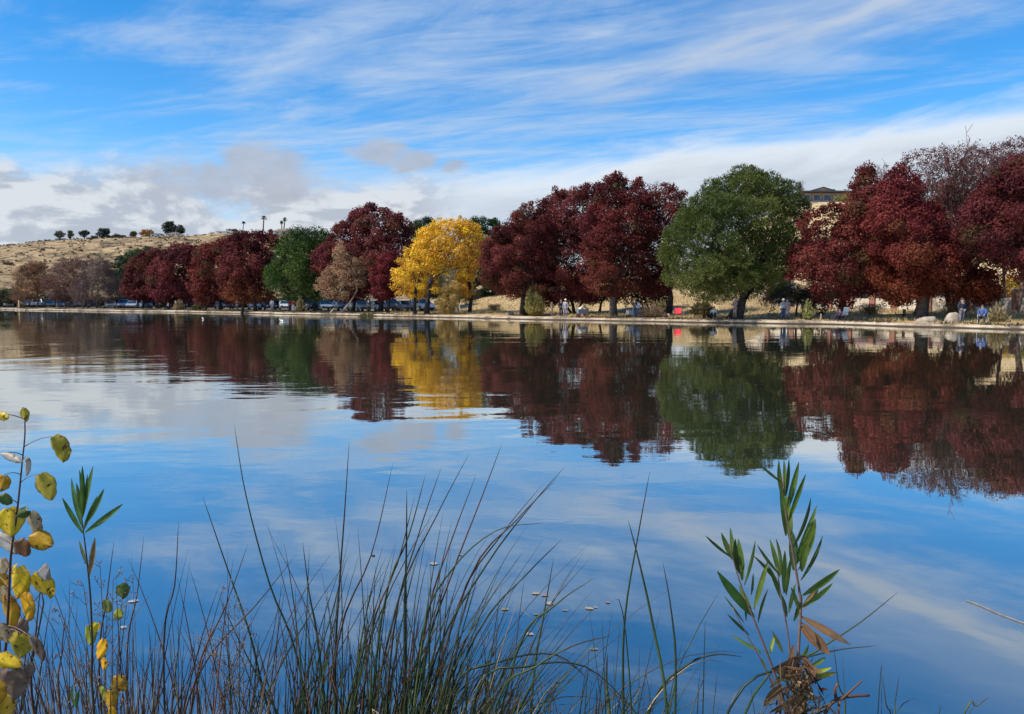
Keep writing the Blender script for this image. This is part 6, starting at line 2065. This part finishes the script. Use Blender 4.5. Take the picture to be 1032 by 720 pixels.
def nz(vec, scale=1.0, detail=6, rough=.55, dist=0.0):
    return noise_node(nt, scale, detail, rough, vec, dist).outputs[0]


def gauss(c, s, v):
    t = M('DIVIDE', M('SUBTRACT', v, c), s)
    return M('EXPONENT', M('MULTIPLY', M('MULTIPLY', t, t), -1.0))


AE = comb(az, el)
# cirrus: streaks laid along the wind
c1 = nz(rot2(u_, v_, -34, .50, 1.3), 1.0, 7, .60, 1.8)
c2 = nz(rot2(u_, v_, -22, .9, 2.6, 5, 2), 1.0, 9, .68, 2.2)
c3 = nz(rot2(u_, v_, 12, .5, 1.6, 9, 4), .6, 5, .55, .6)
ci = M('ADD', M('MULTIPLY', c1, .62), M('MULTIPLY', c2, .38))
mL = smooth(nt, az, -4, -30, 0, 1)
cover = M('ADD', M('MULTIPLY', smooth(nt, c3, .36, .62), .10), M('ADD', M('MULTIPLY', M('MULTIPLY', gauss(-13, 11, az), gauss(15, 9, el)), .09), M('SUBTRACT', M('MULTIPLY', gauss(24, 10, az), .015), M('MULTIPLY', M('MULTIPLY', gauss(-31, 7, az), gauss(14, 6, el)), .10))))
cirrus = smooth(nt, M('ADD', ci, cover), .44, .90, 0, .85)
# one long soft streak band across the right, rising to the right
bl = M('SUBTRACT', el, M('ADD', 14.2, M('MULTIPLY', M('ADD', az, 1), .19)))
bl = M('ADD', bl, M('MULTIPLY', M('SUBTRACT', nz(AE, .16, 4), .5), 3.0))
band = M('MULTIPLY', gauss(0, 1.15, bl), M('MULTIPLY', smooth(nt, az, -3, 8), smooth(nt, nz(rot2(az, el, 11, .10, .9), 1, 5, .6), .30, .62, .15, .62)))
bl2 = M('SUBTRACT', bl, -1.6)
haze_r = M('MULTIPLY', gauss(1.5, 3.2, bl), M('MULTIPLY', smooth(nt, az, 3, 22), .34))
# grey white sheet on the right, upper edge rising to the right
edge = M('SUBTRACT', 12.9, M('MULTIPLY', M('POWER', M('ABSOLUTE', M('SUBTRACT', 34, az)), 2.0), .0021))
wn = M('SUBTRACT', nz(rot2(az, el, 8, .10, .40), 1.0, 6, .6, .5), .5)
sd_ = M('SUBTRACT', M('ADD', edge, M('MULTIPLY', wn, 5.0)), el)
sheet_m = M('MULTIPLY', smooth(nt, az, -26, -8), smooth(nt, az, 75, 48))
sheet = M('MULTIPLY', smooth(nt, sd_, -.5, 2.2, 0, .93), sheet_m)
breaks = smooth(nt, nz(rot2(az, el, 6, .07, .75, 3, 1), 1.0, 4, .55), .33, .47, .55, 1)
sheet = M('MULTIPLY', sheet, M('MAXIMUM', breaks, smooth(nt, az, 0, 14)))
# cumulus bank low on the left
cn = nz(rot2(az, el, 0, .11, .21, 2, 7), 1.0, 9, .58, .3)
cn_hi = nz(rot2(az, M('ADD', el, .55), 0, .11, .21, 1.94, 7), 1.0, 9, .58, .3)
lim = M('SUBTRACT', 7.4, M('MULTIPLY', M('ABSOLUTE', M('ADD', az, 18)), .05))
lim = M('ADD', lim, M('MULTIPLY', gauss(-18.5, 4.5, az), 2.6))
cu_m = M('MULTIPLY', smooth(nt, M('ADD', el, M('MULTIPLY', M('SUBTRACT', cn, .5), -9)), 10.2, 7.4), smooth(nt, az, -2, -9))
cum = M('MULTIPLY', smooth(nt, M('ADD', cn, M('MULTIPLY', smooth(nt, el, 11, 6), .17)), .44, .60, 0, .95), cu_m)
# separate small grey clouds
def puff(a0, e0, sa, se, k):
    r2 = M('ADD', M('POWER', M('ABSOLUTE', M('DIVIDE', M('SUBTRACT', az, a0), sa)), 2.0), M('POWER', M('ABSOLUTE', M('DIVIDE', M('SUBTRACT', el, e0), se)), 2.0))
    q = M('ADD', r2, M('MULTIPLY', M('SUBTRACT', nz(rot2(az, el, 0, .38, .75, k, k), 1.0, 8, .66), .5), 3.6))
    return smooth(nt, q, 1.35, .0, 0, .85)


puffs = None
for args in [(-18.3, 9.6, 3.6, 1.9, 3), (-16.6, 8.3, 3.4, 1.5, 8), (-9.9, 10.9, 2.7, .95, 5), (-7.6, 10.3, 2.3, .8, 6), (-4.5, 10.05, 1.2, .6, 7), (-22, 8.2, 5.0, 1.6, 11)]:
    p_ = puff(*args)
    puffs = p_ if puffs is None else M('MAXIMUM', puffs, p_)
# colours (radiance before the 0.10 strength)
def mixc(f, a, b):
    n = nt.nodes.new('ShaderNodeMixRGB')
    if isinstance(f, (int, float)): n.inputs[0].default_value = f
    else: nt.links.new(f, n.inputs[0])
    for i, q in ((1, a), (2, b)):
        if isinstance(q, tuple): n.inputs[i].default_value = (*q, 1)
        else: nt.links.new(q, n.inputs[i])
    return n.outputs[0]


hs = nt.nodes.new('ShaderNodeHueSaturation'); hs.inputs['Saturation'].default_value = 1.42; hs.inputs['Value'].default_value = .99
nt.links.new(sky.outputs[0], hs.inputs['Color'])
skyc = hs.outputs[0]
W_CI, W_SH, G_SH, W_CU, G_CU = (2.9, 3.5, 4.35), (4.2, 4.5, 4.8), (2.9, 3.15, 3.5), (3.75, 3.95, 4.2), (2.45, 2.7, 3.15)
col = mixc(cirrus, skyc, W_CI)
col = mixc(M('ADD', band, haze_r, True), col, (2.75, 3.2, 3.95))
shc = mixc(M('MULTIPLY', smooth(nt, sd_, 1.2, 4.5), smooth(nt, nz(rot2(az, el, 8, .08, .5, 4, 4), 1.0, 6, .6), .3, .62, .35, 1)), W_SH, G_SH)
col = mixc(sheet, col, shc)
cuc = mixc(smooth(nt, M('ADD', M('MULTIPLY', M('SUBTRACT', cn_hi, cn), 6.0), nz(rot2(az, el, 0, .2, .4, 8, 3), 1.0, 6, .6)), .22, .74), W_CU, G_CU)
lowhaze = M('MULTIPLY', M('MULTIPLY', smooth(nt, el, 11.5, 6.5), smooth(nt, az, 6, -8)), smooth(nt, nz(rot2(az, el, 5, .10, .5, 1, 2), 1.0, 6, .6),   .32, .60, .15, .70))
col = mixc(lowhaze, col, (3.1, 3.6, 4.3))
col = mixc(cum, col, cuc)
col = mixc(puffs, col, mixc(nz(rot2(az, el, 0, .35, .7), 1.0, 5, .6), (1.95, 2.15, 2.65), (2.9, 3.1, 3.5)))
nt.links.new(col, bg.inputs['Color'])
nt.links.new(bg.outputs[0], out.inputs['Surface'])
w.cycles.sampling_method = 'MANUAL'
w.cycles.sample_map_resolution = 512

sd = bpy.data.lights.new('sun', 'SUN')
sd.energy = 4.4
sd.angle = math.radians(0.7)
sd.color = (1.0, .92, .80)
so = bpy.data.objects.new('sun', sd)
COL.objects.link(so)
sdir = Vector((math.sin(SUN_AZ) * math.cos(SUN_EL), math.cos(SUN_AZ) * math.cos(SUN_EL), math.sin(SUN_EL)))
so.rotation_euler = (-sdir).to_track_quat('-Z', 'Y').to_euler()

vs_ = scene.view_settings
vs_.view_transform = 'Standard'
vs_.look = 'None'
vs_.gamma = 1
vs_.exposure = 0.46
vs_.use_curve_mapping = False
scene.cycles.max_bounces = 6
scene.cycles.transparent_max_bounces = 4
scene.cycles.use_denoising = True
scene.cycles.use_adaptive_sampling = True
scene.cycles.adaptive_threshold = 0.02
